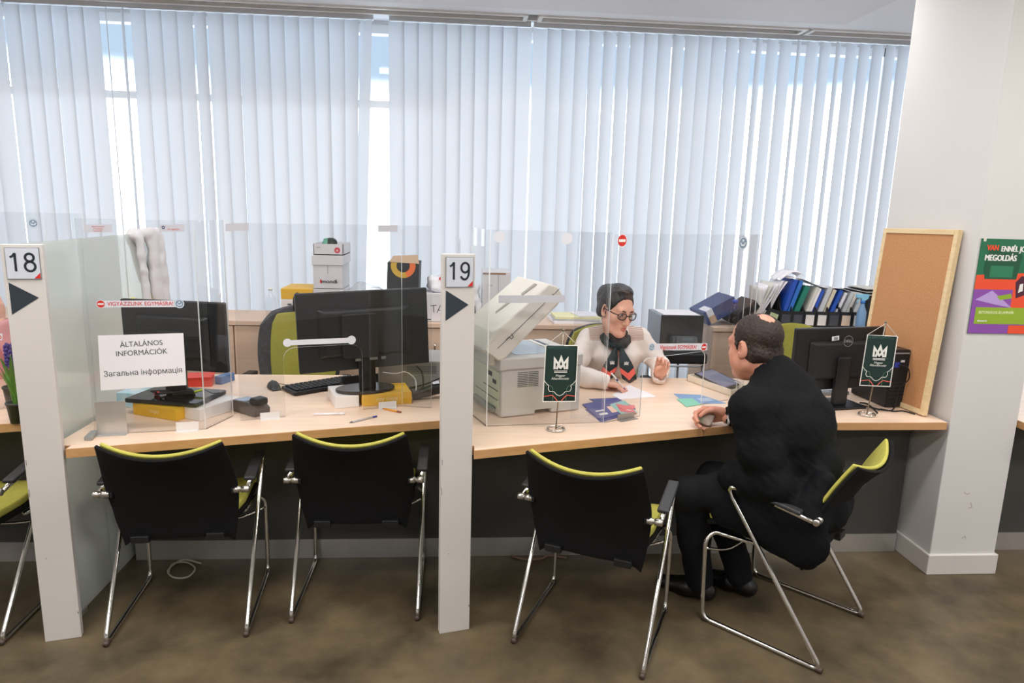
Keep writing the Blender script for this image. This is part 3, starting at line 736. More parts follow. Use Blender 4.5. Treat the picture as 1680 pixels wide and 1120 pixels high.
# ------------------------------------------------------------------ copier with raised lid
COP = thing('copier', 'light grey copier with raised lid standing right of the number 19 post', 'copier', (.187, 2.862, .75), R(19.7))
cw, cd, ch = .388, .36, .265
COPM = mat('copier_grey', '#d3cfcb', .45); COPL = mat('copier_cream', '#e9e3da', .45); COPS = mat('copier_side', '#d6d9c6', .5)
COPD = mat('copier_slot', '#55565a', .6)
body = MB().prism([(0, 0), (.165, 0), (.165, .018), (.245, .018), (.245, 0), (cw, 0), (cw, .21), (0, .21)], 0, cd, fn=lambda a, b, c: (a, c, b+.003)).build('body', COPM, COP, bevel=.006)
MB().b2((-.012, -.008, .213), (cw+.006, cd+.01, ch)).build('scanner_bed', COPM, COP, bevel=.007, seg=3)
MB().b2((.085, .05, ch), (.275, cd-.02, ch+.002)).build('flatbed_glass', mat('flatbed_glass', '#aebac6', .05), COP)
MB().b2((.285, .02, ch), (.305, cd-.01, ch+.003)).build('glass_strip', WHITEPRINT, COP)
MB().prism([(0, ch-.035), (.09, ch-.035), (.09, ch-.012), (0, ch+.006)], 0, cd*.95, fn=lambda a, b, c: (cw-.085+a, c, b)).build('control_panel', mat('panel_grey', '#4d525b', .4), COP, bevel=.004)
for k in range(9):
    for j in range(2): MB().b2((.075+.052*j, -.0015, .196-.0078*k), (.123+.052*j, .001, .1985-.0078*k)).build('vent_slot', COPD, COP)
sd = MB().b2((-.004, .02, .035), (.0, cd-.03, .20)).build('side_cover', COPS, COP, bevel=.002)
for (a, b, c, d_) in ((.03, .20, .112, .116), (.03, .30, .072, .075), (.10, .16, .165, .185), (.05, .09, .14, .158)):
    MB().b2((-.0055, a, c), (-.0035, b, d_)).build('side_slot', COPD, sd)
MB().b2((-.02, .06, .012), (.0, .30, .034)).build('rear_tray', mat('tray_grey', '#8d908c', .5), COP, bevel=.004)
# lid: hinged on the side next to the post
lid = bpy.data.objects.new('lid', None); COL.objects.link(lid); lid.parent = COP; lid.location = (.004, -.01, ch+.012); lid.rotation_euler = (0, R(-41), 0)
MB().prism([(-.03, .0), (.0, -.012), (.355, .0), (.375, .02), (.375, .062), (.352, .098), (.03, .112), (-.05, .085)], 0, .33, fn=lambda a, b, c: (a, c, b)).build('lid_cover', COPL, lid, bevel=.008, seg=3)
MB().b2((.03, .02, -.012), (.34, .31, .0)).build('lid_pad', WHITEPRINT, lid, bevel=.003)
MB().b2((.0, -.002, .047), (.375, .0, .049)).build('seam', COPD, lid)
for (a, b) in ((.05, .0), (.30, .0)):
    MB().stroke([(a, .05), (a+.02, .05), (a+.022, .035), (a+.034, .035), (a+.036, .055)], .003, 0, -.001).build('latch', COPD, lid, fix=False)
MB().prism([(.12, .15), (.20, .13), (.20, .15), (.13, .165)], .104, .110, fn=lambda a, b, c: (a, b, c)).build('feed_recess', mat('recess_grey', '#a9a49e', .5), lid)
MB().prism([(.25, .10), (.33, .08), (.33, .10), (.26, .12)], .101, .107).build('feed_recess', mat('recess_grey', '#a9a49e', .5), lid)
MB().b2((-.05, .0, .085), (.02, .33, .088)).build('hinge_cover', COPM, lid)
for yy in (.03, .27): MB().tube(rounded([(-.035, yy, ch-.03), (-.035, yy, ch+.03), (.0, yy, ch+.05)], .02), .014, 10).build('hinge', COPL, COP)
# ------------------------------------------------------------------ small desk things at the two-monitor counter
def simple(name, label, cat, mb, mats, bevel=0.0, loc=None, rotz=0.0, group=None, **k):
    o = mb.build(name, mats, None, bevel=bevel, **k); tag(o, label, cat, group)
    if loc is not None: o.location = loc
    o.rotation_euler = (0, 0, rotz); return o
# tissue box
TB = thing('tissue_box', 'small blue and white tissue box by the glass partition', 'tissue box', (-1.42, 3.06, .75), R(-12))
MB().box((0, 0, .032), (.095, .12, .064)).build('carton', mat('tissue_blue', '#8fc0d2', .55, noise=.35, nscale=25, col2='#d9e8ec'), TB, bevel=.002)
MB().prism([(.025*math.cos(a), .014*math.sin(a)) for a in [2*math.pi*k/20 for k in range(20)]], .0642, .0648).build('opening', WHITEPRINT, TB)
simple('folder', 'bright red card folder under the small monitor', 'folder', MB().prism([(-.06, -.04), (.06, -.05), (.055, .06), (-.05, .06)], 0, .045).b2((-.062, -.052, .045), (.062, .062, .048)), mat('red_card', '#e2402f', .5), .002, (-1.265, 3.40, .75), R(10))
simple('folder', 'blue card folder standing just behind the red one', 'folder', MB().b2((-.02, -.05, 0), (.02, .05, .04)), mat('blue_card', '#5577a8', .5), .002, (-1.165, 3.45, .75), R(-20))
# stapler-like black cable bundle on the base
CB = thing('cable_bundle', 'black cable bundle with lime plug lying on the small monitor base', 'cable', (-1.18, 2.955, .8215), R(10))
mb = MB(); rr = random.Random(5)
for k in range(5):
    a = rr.uniform(0, 6.28); pts = [(.05*math.cos(a+i*.7)*(1+.15*k)-.01*k, .022*math.sin(a+i*.7)*(1+.1*k), .006+.006*k*.5+.004*math.sin(i)) for i in range(9)]
    mb.tube(smooth_path(pts, 4), .0038, 7)
mb.build('cable', BLACKM, CB)
MB().tube([(.05, -.01, .012), (.085, .0, .02)], [.006, .004], 8).build('plug', mat('lime_plug', '#b7c832', .4), CB)
MB().lathe([(.002, 0), (.011, .002), (.013, .009), (.008, .016), (.001, .018)], (-.10, .01, 0), 14).build('red_knob', mat('knob_red', '#c8342c', .3), CB)
MB().tube(smooth_path([(.09, .0, .02), (.125, -.01, .004), (.15, .01, .002)], 6), .0022, 6).build('lead', BLACKM, CB)
# card terminal
TM = thing('card_terminal', 'grey payment terminal with a small screen on the counter', 'card terminal', (-.90, 2.945, .75), R(-38))
TMM = mat('terminal_brown', '#4a423d', .35)
MB().prism([(-.088, .0), (.092, .0), (.095, .03), (.05, .058), (-.06, .050), (-.088, .03)], -.04, .04, fn=lambda a, b, c: (a, c, b+.001)).build('body', TMM, TM, bevel=.006, seg=3)
MB().add([(-.055, -.030, .0525), (-.055, .030, .0525), (.012, .030, .0565), (.012, -.030, .0565)], [(0, 1, 2, 3)]).build('screen', mat('terminal_screen', '#7f93ad', .08), TM)
MB().prism(rrect(-.03, .015, .03, .045, .01), 0, .05, fn=lambda a, b, c: (.045+c, a, b+.032)).build('printer_lid', BLACKP, TM, bevel=.006)
for k in range(4):
    for j in range(3): MB().box((.030+.012*k, -.016+.016*j, .0575), (.008, .010, .003)).build('key', mat('key_orange', '#d88a3a', .4) if (k == 0 and j == 1) else DGREY, TM)
MB().tube(smooth_path([(-.085, 0, .02), (-.11, .03, .004), (-.15, .06, .004), (-.2, .06, .004)], 5), .0022, 6).build('lead', BLACKM, TM)
# mouse, keyboard, stand
MS = thing('computer_mouse', 'black computer mouse beside the keyboard', 'mouse', (-.895, 3.335, .75), R(30))
MB().grid(lambda u, v: ((u-.5)*.056*(1-.25*abs(2*v-1)**3), (v-.5)*.102, .004+.032*max(0, (1-(2*u-1)**4)*(1-abs(2*v-1.12)**2.6))), 14, 16, 0, .004).build('shell', DGREY, MS)
MB().tube([(0, .022, .034), (0, .036, .031)], .0035, 8).build('wheel', BLACKM, MS)
MB().tube(smooth_path([(0, .05, .008), (.05, .06, .003), (.10, -.04, .003), (.17, -.15, .003), (.28, -.14, .003), (.40, -.16, .004)], 5), .0017, 6).build('lead', BLACKM, MS)
KB = thing('keyboard', 'black keyboard between the mouse and the large monitor', 'keyboard', (-.66, 3.365, .75), R(38))
MB().prism(rrect(-.19, -.075, .19, .075, .012), .004, .02).build('case', BLACKP, KB, bevel=.004)
for r_ in range(5):
    q = MB(); n = 15
    for k in range(n): q.box((-.165+.33*k/(n-1), -.05+.025*r_, .0235), (.0185, .019, .008))
    q.build('key_row', mat('key_black', '#232428', .5), KB, bevel=.0015, seg=1)
simple('document_stand', 'black tilted document stand behind the large monitor base', 'stand', MB().prism([(-.06, 0), (.07, 0), (.03, .09), (.022, .09)], -.10, .10, fn=lambda a, b, c: (c, -a, b)), BLACKM, .004, (-.47, 3.29, .75), R(24))
# pens
def pen(label, p0, p1, r, m, tip, cap, name='pen'):
    a, b = gz(*p0), gz(*p1); L = (b-a).length; d = math.atan2(b.y-a.y, b.x-a.x)
    t = thing(name, label, 'pen', (*a.xy, .75+r), d, None)
    MB().tube([(0.014, 0, 0), (L-.02, 0, 0)], r, 8).build('barrel', m, t)
    MB().tube([(0, 0, 0), (.015, 0, 0)], [r*.25, r*.95], 8).build('tip', tip, t)
    MB().tube([(L-.021, 0, 0), (L, 0, 0)], [r*1.05, r*.9], 8).build('cap', cap, t)
pen('plain white pen lying on the open counter', (512, 681.5), (566, 680), .0052, PAPER, PAPER, PAPER)
pen('clear ballpoint pen with a blue cap lying by the counter edge', (573, 694.5), (618, 684), .0042, mat('clear_barrel', '#d8d4d6', .15, trans=.4), INKGREY, mat('cap_blue', '#35419a', .4))
pen('short orange pencil lying before the yellow ream', (627, 671), (658, 677.5), .0045, mat('pencil_orange', '#e29a34', .5), mat('pencil_tip', '#b56a1d', .6), mat('pencil_end', '#9a5a3a', .5), 'pencil')
# grey printer, scanner and cables behind the large monitor
PR = thing('laser_printer', 'grey slotted printer behind the cables left of the number 19 post', 'printer', (-.20, 3.28, .75), R(3))
MB().b2((-.185, 0, 0), (.185, .28, .155)).build('body', mat('printer_grey', '#a9a7a6', .5), PR, bevel=.006)
for k in range(5): MB().b2((-.05, -.0012, .128-.008*k), (.095, .002, .1305-.008*k)).build('vent_slot', COPD, PR)
MB().stroke([(.115, .0), (.115, .148), (.15, .148)], .003, 0, -.0012).build('seam', COPD, PR, fix=False)
SCN = thing('barcode_scanner', 'black hand scanner with a white sticker beside the number 19 post', 'scanner', (-.14, 3.165, .75), R(20))
MB().tube(smooth_path([(-.075, 0, .022), (-.02, 0, .032), (.05, .0, .05), (.085, 0, .055)], 5), [.020+.014*min(1, i/10) for i in range(16)], 14, flat=(.8, 1.1)).build('body', BLACKP, SCN)
MB().add([(.015, -.030, .078), (.045, -.032, .080), (.048, -.008, .087), (.018, -.006, .083)], [(0, 1, 2, 3)]).build('sticker', STICK, SCN)
def cable(label, pts, r, m, n=6, name='cable', cat='cable'):
    o = MB().tube(smooth_path(pts, n), r, 7).build(name, m); return tag(o, label, cat)
DKC = mat('cable_dark', '#3b352f', .5)
cable('white cable looping behind the large monitor stand', [(-.36, 3.235, .86), (-.30, 3.23, .855), (-.25, 3.235, .862), (-.205, 3.225, .83), (-.20, 3.2, .775), (-.22, 3.215, .755)], .0028, PAPER)
cable('thick dark cable rising beside the large monitor', [(-.20, 3.21, .90), (-.172, 3.21, .87), (-.165, 3.205, .81), (-.168, 3.205, .762), (-.19, 3.22, .756)], .0042, DKC)
cable('black cable running from the post into the tangle', [(-.02, 3.25, .835), (-.08, 3.235, .835), (-.15, 3.225, .808), (-.22, 3.215, .79), (-.25, 3.215, .762)], .0035, BLACKM)
mb = MB(); rr = random.Random(11)
for k in range(6):
    cx_, cy_ = -.185+rr.uniform(-.02, .02), 3.236+rr.uniform(-.01, .012)
    mb.tube(smooth_path([(cx_+.028*math.cos(i*1.1+k), cy_+.014*math.sin(i*1.1+k), .757+.012*k/2+.008*math.sin(i*2+k)) for i in range(8)], 4), .0028, 6)
o = mb.build('cable_tangle', mat('cable_greybrown', '#7c726a', .5)); tag(o, 'grey tangle of thin cables on the counter behind the yellow ream', 'cable')
# floor cables
cable('white cable loop lying on the floor under the counter', [(*gz(277, 938, .006).xy, .006), (*gz(283, 925, .006).xy, .006), (*gz(305, 922, .006).xy, .006), (*gz(320, 932, .006).xy, .006), (*gz(308, 946, .006).xy, .006), (*gz(285, 947, .006).xy, .006), (*gz(276, 936, .006).xy, .010), (*gz(300, 920, .006).xy, .012), (*gz(330, 924, .006).xy, .006)], .004, mat('cable_white', '#b7ada2', .5))
cable('pinkish cable on the floor below the copier counter', [(*gz(838, 911, .006).xy, .006), (*gz(860, 917, .006).xy, .006), (*gz(888, 916, .006).xy, .006), (*gz(900, 911, .006).xy, .006), (*gz(930, 915, .006).xy, .006)], .004, mat('cable_pink', '#8d6f62', .5))

# ------------------------------------------------------------------ clerk's side: leaflets, paper, tray, tower, cork board
def sheet(name, label, cat, quad, m, z, group=None, art=None, th=.0012):
    P = [gz(*q, .75) for q in quad]; c = sum((p for p in P), Vector())/4; L = [p-c for p in P]
    if ((L[1]-L[0]).cross(L[2]-L[1])).z < 0: L = L[::-1]
    mb = MB().add([(p.x, p.y, th) for p in L]+[(p.x, p.y, 0) for p in L], [(0, 1, 2, 3), (7, 6, 5, 4), (0, 4, 5, 1), (1, 5, 6, 2), (2, 6, 7, 3), (3, 7, 4, 0)])
    o = mb.build(name, m, None); o.location = (c.x, c.y, z); tag(o, label, cat, group)
    if art:
        for nm, poly, mm in art:
            q = MB().add([tuple((L[0]*(1-a)*(1-b)+L[1]*a*(1-b)+L[2]*a*b+L[3]*(1-a)*b).xy)+(th+.0004,) for a, b in poly], [tuple(range(len(poly)))])
            q.build(nm, mm, o)
    return o
PURP = mat('leaflet_indigo', '#48508f', .4); PINKL = mat('leaflet_pink', '#dd6f74', .4); TEALL = mat('leaflet_teal', '#8dbdb8', .4); SKYL = mat('leaflet_sky', '#7fa0cc', .4); MINT = mat('leaflet_mint', '#7fc3a8', .4)
SKINP = mat('print_peach', '#e8c2ae', .5)
fig = [('print', [(.42, .15), (.75, .12), (.8, .5), (.5, .55)], SKINP), ('print', [(.1, .2), (.3, .15), (.32, .25), (.12, .3)], WHITEPRINT), ('print', [(.1, .42), (.34, .38), (.35, .44), (.12, .48)], WHITEPRINT)]
sheet('leaflet', 'dark indigo leaflet fanned topmost beside the copier', 'leaflet', [(955, 664), (1003, 654), (1043, 672), (985, 690)], PURP, .7531, 'leaflets by the copier', fig)
sheet('leaflet', 'indigo leaflet half hidden at the back of the fan beside the copier', 'leaflet', [(966, 655), (1012, 653), (1040, 668), (1000, 672)], PURP, .7518, 'leaflets by the copier', fig[:1])
sheet('leaflet', 'indigo leaflet poking out lowest in the fan, by the acrylic screen foot', 'leaflet', [(960, 672), (1010, 668), (1018, 684), (986, 693)], PURP, .7505, 'leaflets by the copier', fig[1:])
sheet('leaflet', 'pale teal leaflet under the pink ones on the counter', 'leaflet', [(1000, 665), (1024, 658), (1046, 678), (1024, 685)], TEALL, .7544, 'leaflets by the copier')
sheet('leaflet', 'pink leaflet lying crosswise on the teal one', 'leaflet', [(1010, 664), (1035, 669), (1044, 680), (1018, 677)], PINKL, .7557, 'leaflets by the copier', [('print', [(.2, .3), (.8, .3), (.8, .4), (.2, .4)], WHITEPRINT)])
sheet('leaflet', 'pink leaflet topmost, pointing to the alloy screen foot', 'leaflet', [(1013, 668), (1041, 667), (1042, 672), (1022, 675)], PINKL, .757, 'leaflets by the copier')
sheet('paper_sheet', 'blank white sheet under the writing hand of the clerk', 'paper', [(1004, 648), (1032, 631), (1077, 651), (1017, 655)], PAPER, .7505)
sheet('leaflet', 'sky blue brochure lying by the hand of the suited man', 'leaflet', [(1105, 646), (1150, 648), (1192, 662), (1125, 662)], SKYL, .7505, 'brochures by the man', [('print', [(.5, .2), (.9, .3), (.9, .6), (.5, .5)], mat('print_haze', '#b6c8e2', .5))])
sheet('leaflet', 'mint green brochure over the sky blue one', 'leaflet', [(1110, 655), (1136, 654), (1150, 664), (1126, 668)], MINT, .7518, 'brochures by the man')
TR = thing('desk_tray', 'cream desk tray with a dark tablet, near the head of the man', 'tray', (1.37, 3.42, .75), R(-69))
tb = MB().b2((-.17, -.075, 0), (.17, .075, .004)); 
for q in (((-.17, -.075, 0), (.17, -.069, .035)), ((-.17, .069, 0), (.17, .075, .035)), ((-.17, -.075, 0), (-.164, .075, .035)), ((.164, -.075, 0), (.17, .075, .035))): tb.b2(*q)
tb.build('tray', mat('tray_cream', '#e8e0cf', .45), TR)
TBL = thing('tablet', 'dark tablet leaning out of the cream desk tray', 'tablet', (1.375, 3.46, .782), 0, rot=(R(6), R(8), R(-64)))
MB().b2((-.11, -.065, 0), (.11, .065, .008)).build('case', BLACKP, TBL, bevel=.003)
MB().b2((-.10, -.057, .008), (.10, .057, .0085)).build('screen', mat('tablet_screen', '#6d6a80', .15), TBL)
KB2 = thing('keyboard', 'pale keyboard glimpsed behind the round badge monitor stand', 'keyboard', (1.80, 3.33, .75), R(8))
MB().b2((-.2, -.07, 0), (.2, .07, .018)).build('case', mat('kb_pale', '#bcc6d2', .5), KB2, bevel=.004)
for r_ in range(4):
    q = MB()
    for k in range(14): q.box((-.175+.027*k, -.045+.03*r_, .021), (.02, .022, .006))
    q.build('key_row', mat('kb_key', '#dfe4ea', .5), KB2)
# tower case
TW = thing('computer_tower', 'black computer tower with cables leaning by the cork board', 'computer', (2.100, 3.06, .75), R(5))
MB().b2((-.048, .0, .003), (.048, .26, .285)).build('case', mat('tower_case', '#241c19', .35), TW, bevel=.004)
MB().b2((-.046, -.004, .006), (.046, .0, .282)).build('rear_plate', BLACKM, TW)
MB().b2((-.04, -.006, .265), (.042, -.004, .272)).build('badge_strip', mat('strip_grey', '#8d8d90', .4), TW)
for k in range(5): MB().b2((-.040, -.0055, .05+.018*k), (.036, -.004, .058+.018*k)).build('slot_cover', mat('slot_metal', '#3c3c40', .4, .6), TW)
MB().b2((-.03, -.0075, .20), (-.005, -.004, .225)).build('blue_port', mat('port_blue', '#2f3fa0', .4), TW)
MB().b2((.0, -.0065, .225), (.02, -.004, .235)).build('white_port', STICK, TW)
MB().tube(smooth_path([(-.015, -.01, .212), (.02, -.03, .205), (.03, -.035, .15), (.0, -.02, .10), (-.02, -.03, .012), (-.08, -.06, .005), (-.13, .0, .006)], 5), .0028, 6).build('lead', BLACKM, TW)
cable('thin black cable lying between the badge monitor and the tower', [(1.955, 3.06, .7545), (1.96, 3.035, .76), (1.985, 3.0, .758), (2.01, 3.02, .754), (2.05, 2.985, .7545), (2.10, 2.99, .7545), (2.125, 2.94, .7545)], .0030, BLACKM)
cable('black cable stub curling from under the table flag', [(1.965, 3.12, .756), (1.958, 3.05, .77), (1.945, 2.97, .765), (1.95, 2.95, .754)], .0040, BLACKM)
# cork board leaning on the pillar: bottom edge on the counter, top edge against the pillar
b0, t0 = Vector((2.150, 2.905, .756)), Vector((2.206, 2.925, 1.605))
WID = .50
xdir = Vector((.0, 1, .0)); up = (t0-b0); HB = up.length; up.normalize(); xd = Vector((-.06, .998, 0)); xd = (xd-up*xd.dot(up)).normalized(); nn = up.cross(xd)
CK = thing('cork_board', 'framed cork board leaning against the white pillar on the counter', 'pin board', b0)
Mx = Matrix.Identity(4)
for i in range(3): Mx[i][0], Mx[i][1], Mx[i][2], Mx[i][3] = xd[i], nn[i], up[i], b0[i]
CK.matrix_world = Mx
FR_ = wood('pine_frame', '#e6cfa6', '#dcc193', 4, .5)
MB().b2((.012, -.006, .012), (WID-.012, .006, HB-.012)).build('cork', mat('cork', '#c58f62', .9, noise=.18, nscale=160, bump=.3, bscale=420), CK)
for q in (((0, -.012, 0), (.024, .012, HB)), ((WID-.024, -.012, 0), (WID, .012, HB)), ((.024, -.012, 0), (WID-.024, .012, .024)), ((.024, -.012, HB-.024), (WID-.024, .012, HB))):
    MB().b2(*q).build('frame_strip', FR_, CK, bevel=.002)
# poster on the pillar front
PO = thing('poster', 'green and purple poster taped on the front of the white pillar', 'poster', (2.236, 2.834, 0))
z1, z0 = gy(1610, 391, 2.834).z, gy(1588, 546, 2.834).z; pw = .30; PH = z1-z0
def pq(u, v): return (u*pw, z0+v*PH)
MB().b2((0, -.0015, z0), (pw, .0005, z1)).build('sheet', mat('poster_green', '#1f6b4a', .5), PO)
def pp(pts, m, y, nm='print'): MB().poly([pq(*p) for p in pts], 0, y).build(nm, m, PO, fix=False)
G2 = mat('poster_green_dark', '#175239', .5); OR = mat('poster_orange', '#e8502e', .5); PU = mat('poster_purple', '#8a4da8', .5); GL = mat('poster_lime', '#8fae2e', .5); PUL = mat('poster_lilac', '#b79bd6', .5)
pp([(0, 0), (1, 0), (1, .12), (0, .47)], PU, -.002); pp([(0, .47), (.9, .14), (1, .12), (1, .66), (0, .62)], OR, -.0021); pp([(0, .0), (.60, 0), (.60, .47), (.2, .47), (0, .47)], PU, -.0022)
pp([(.13, .58), (.62, .58), (.66, .82), (.6, .92), (.15, .92), (.1, .7)], G2, -.0023); pp([(.2, .60), (.55, .60), (.55, .72), (.2, .72)], mat('poster_green_mid', '#2a7a55', .5), -.0024)
pp([(.04, .36), (.28, .46), (.62, .28), (.36, .31)], PUL, -.0024); pp([(.36, .40), (.58, .43), (.6, .38), (.42, .36)], GL, -.0025)
pp([(.66, .38), (.80, .42), (.82, .60), (.70, .62), (.62, .55)], mat('poster_plum', '#4b1f36', .5), -.0025); pp([(.68, .44), (.75, .46), (.74, .54), (.69, .53)], WHITEPRINT, -.0026)
pp([(.07, .10), (1, .10), (1, .28), (.07, .28)], GL, -.0026); pp([(.62, 0), (1, 0), (1, .09), (.62, .09)], OR, -.0026)
for (tx, u, v, s_, mm, al) in (('VAN', .10, .905, .033, OR, 'LEFT'), ('ENNÉL JOBB', .315, .895, .033, WHITEPRINT, 'LEFT'), ('MEGOLDÁS', .085, .80, .036, WHITEPRINT, 'LEFT'), ('BIZTONSÁGOS ÁLLAMPAPÍR', .12, .225, .0165, mat('poster_pale', '#d5e0a8', .5), 'LEFT'), ('allampapir.hu', .12, .135, .011, WHITEPRINT, 'LEFT')):
    q = MB(); x_, z_ = pq(u, v); lettering(q, tx, x_, z_, s_, 0, -.0029, .03, al, .78); q.build('lettering', mm, PO, fix=False)
for u in (.03, .95): MB().b2((u*pw, -.0022, z1-.012), (u*pw+.012, -.0016, z1+.006)).build('tape', mat('tape', '#d9d6cc', .3), PO)
# ------------------------------------------------------------------ soft bodies: blended solids meshed on a grid
class Solid:
    def __init__(s): s.ops = []
    def cap(s, a, b, ra, rb, k=.02, mode='add', flat=None):
        """tapered capsule; flat = (axis, factor) squeezes it along an axis"""
        s.ops.append(('cap', np.array(a, float), np.array(b, float), ra, rb, k, mode, flat)); return s
    def ell(s, c, r, k=.02, mode='add', rot=None):
        s.ops.append(('ell', np.array(c, float), np.array(r, float), None if rot is None else np.array(rot, float), 0, k, mode, None)); return s
    def half(s, p, n, k=.005, mode='cut'):
        """cut away everything on the side the normal points to"""
        n = np.array(n, float); n /= np.linalg.norm(n)
        s.ops.append(('half', np.array(p, float), n, 0, 0, k, mode, None)); return s
    def chain(s, pts, rs, k=.02, mode='add'):
        for i in range(len(pts)-1): s.cap(pts[i], pts[i+1], rs[i], rs[i+1], k, mode)
        return s
    def moved(s, M):
        """same solid under a rigid transform with uniform scale"""
        M = Matrix(M); sc = M.to_scale()[0]; Rm = np.array(M.to_3x3())/sc; T = np.array(M.translation)
        o = Solid(); f = lambda p: sc*(Rm @ p)+T
        for op in s.ops:
            t, a, b, c, d, k, mo, fl = op
            if t == 'cap': o.ops.append((t, f(a), f(b), c*sc, d*sc, k*sc, mo, None if fl is None else (Rm @ np.array(fl[0], float), fl[1])))
            elif t == 'ell': o.ops.append((t, f(a), b*sc, Rm if c is None else Rm @ c, d, k*sc, mo, fl))
            else: o.ops.append((t, f(a), Rm @ b, c, d, k*sc, mo, fl))
        return o
    def bounds(s):
        lo, hi = np.full(3, 9e9), np.full(3, -9e9)
        for t, a, b, c, d, k, mo, fl in s.ops:
            if mo != 'add': continue
            if t == 'cap':
                for p, r in ((a, c), (b, d)): lo = np.minimum(lo, p-r); hi = np.maximum(hi, p+r)
            elif t == 'ell': m = b.max(); lo = np.minimum(lo, a-m); hi = np.maximum(hi, a+m)
        return lo, hi
    def field(s, P):
        D = None
        for t, a, b, c, d, k, mo, fl in s.ops:
            if t == 'cap':
                Q = P; A, B = a, b
                if fl is not None:
                    u = np.array(fl[0], float); u /= np.linalg.norm(u); m = (a+b)/2; g = 1/fl[1]-1
                    Q = P+((P-m) @ u)[..., None]*u*g; A = a+((a-m) @ u)*u*g; B = b+((b-m) @ u)*u*g
                ab = B-A; L = ab @ ab; pa = Q-A
                tt = np.clip((pa @ ab)/max(L, 1e-9), 0, 1)
                dd = np.linalg.norm(pa-tt[..., None]*ab, axis=-1)-(c+(d-c)*tt)
            elif t == 'ell':
                q = P-a
                if c is not None: q = q @ c
                k0 = np.linalg.norm(q/b, axis=-1); k1 = np.linalg.norm(q/(b*b), axis=-1)
                dd = k0*(k0-1)/np.maximum(k1, 1e-6)
            else: dd = -((P-a) @ b)
            dd = dd.astype(np.float32)
            if D is None: D = dd; continue
            if mo == 'add':
                h = np.clip(.5+.5*(D-dd)/k, 0, 1); D = D*(1-h)+dd*h-k*h*(1-h)
            else:                                    # carve
                h = np.clip(.5-.5*(D+dd)/k, 0, 1); D = D*(1-h)-dd*h+k*h*(1-h)
        return D
    def mesh(s, h, disp=None, pad=None):
        lo, hi = s.bounds(); pad = pad or 3*h+.012; lo = lo-pad; hi = hi+pad
        n = np.ceil((hi-lo)/h).astype(int)+1
        ax = [lo[i]+h*np.arange(n[i]) for i in range(3)]
        D = np.empty(n, np.float32)
        for i0 in range(0, n[0], 24):
            P = np.stack(np.meshgrid(ax[0][i0:i0+24], ax[1], ax[2], indexing='ij'), -1)
            d = s.field(P)
            if disp is not None: d = d+disp(P).astype(np.float32)
            D[i0:i0+24] = d
        return nets(D, lo, h)
def nets(D, lo, h):
    ins = D < 0; nx, ny, nz = D.shape; shp = (nx-1, ny-1, nz-1)
    cnt = np.zeros(shp, np.float32); acc = np.zeros(shp+(3,), np.float32)
    c = lambda o: D[o[0]:nx-1+o[0], o[1]:ny-1+o[1], o[2]:nz-1+o[2]]
    for axis in range(3):
        for u in (0, 1):
            for v in (0, 1):
                o0 = [0, 0, 0]; o0[(axis+1) % 3] = u; o0[(axis+2) % 3] = v; o1 = list(o0); o1[axis] = 1
                A, B = c(o0), c(o1); m = (A < 0) != (B < 0)
                t = np.where(m, A/np.where(m, A-B, 1), 0)
                cnt += m
                acc[..., axis] += t*m; acc[..., (axis+1) % 3] += u*m; acc[..., (axis+2) % 3] += v*m
    act = cnt > 0; idx = np.full(shp, -1, np.int64); idx[act] = np.arange(act.sum())
    cell = np.argwhere(act); V = lo+h*(cell+acc[act]/cnt[act][:, None])
    F = []
    for axis in range(3):
        u, v = (axis+1) % 3, (axis+2) % 3
        sl0 = [slice(None)]*3; sl0[axis] = slice(0, -1); sl1 = [slice(None)]*3; sl1[axis] = slice(1, None)
        a, b = ins[tuple(sl0)], ins[tuple(sl1)]; m = a != b
        e = np.argwhere(m); sg = a[m]
        ok = (e[:, u] > 0) & (e[:, v] > 0) & (e[:, u] < D.shape[u]-1) & (e[:, v] < D.shape[v]-1); e = e[ok]; sg = sg[ok]
        def at(du, dv):
            q = e.copy(); q[:, u] -= du; q[:, v] -= dv; return idx[q[:, 0], q[:, 1], q[:, 2]]
        q = np.stack([at(1, 1), at(0, 1), at(0, 0), at(1, 0)], 1)
        q[~sg] = q[~sg][:, ::-1]; F.append(q)
    F = np.concatenate(F); F = F[(F >= 0).all(1)]
    return V, F
def relax(V, F, it=2, lam=.5):
    for _ in range(it):
        S = np.zeros_like(V); n = np.zeros(len(V))
        for i in range(4):
            for j in (1, 3):
                np.add.at(S, F[:, i], V[F[:, (i+j) % 4]]); np.add.at(n, F[:, i], 1)
        V = V*(1-lam)+lam*S/np.maximum(n, 1)[:, None]
    return V
def soft(name, parts, mats, parent, matfn=None):
    """parts: list of (V,F) joined in one mesh"""
    V = np.concatenate([p[0] for p in parts]); o = 0; Fs = []
    for p in parts: Fs.append(p[1]+o); o += len(p[0])
    F = np.concatenate(Fs)
    me = bpy.data.meshes.new(name)
    me.vertices.add(len(V)); me.vertices.foreach_set('co', V.astype(np.float32).ravel())
    me.loops.add(F.size); me.loops.foreach_set('vertex_index', F.astype(np.int32).ravel())
    me.polygons.add(len(F)); me.polygons.foreach_set('loop_start', np.arange(0, F.size, 4, dtype=np.int32)); me.polygons.foreach_set('loop_total', np.full(len(F), 4, np.int32))
    if not isinstance(mats, (list, tuple)): mats = [mats]
    for m in mats: me.materials.append(m)
    if matfn is not None: me.polygons.foreach_set('material_index', matfn(V[F].mean(1)).astype(np.int32))
    me.polygons.foreach_set('use_smooth', np.ones(len(F), bool))
    me.update(calc_edges=True); me.validate()
    return link(name, me, parent)
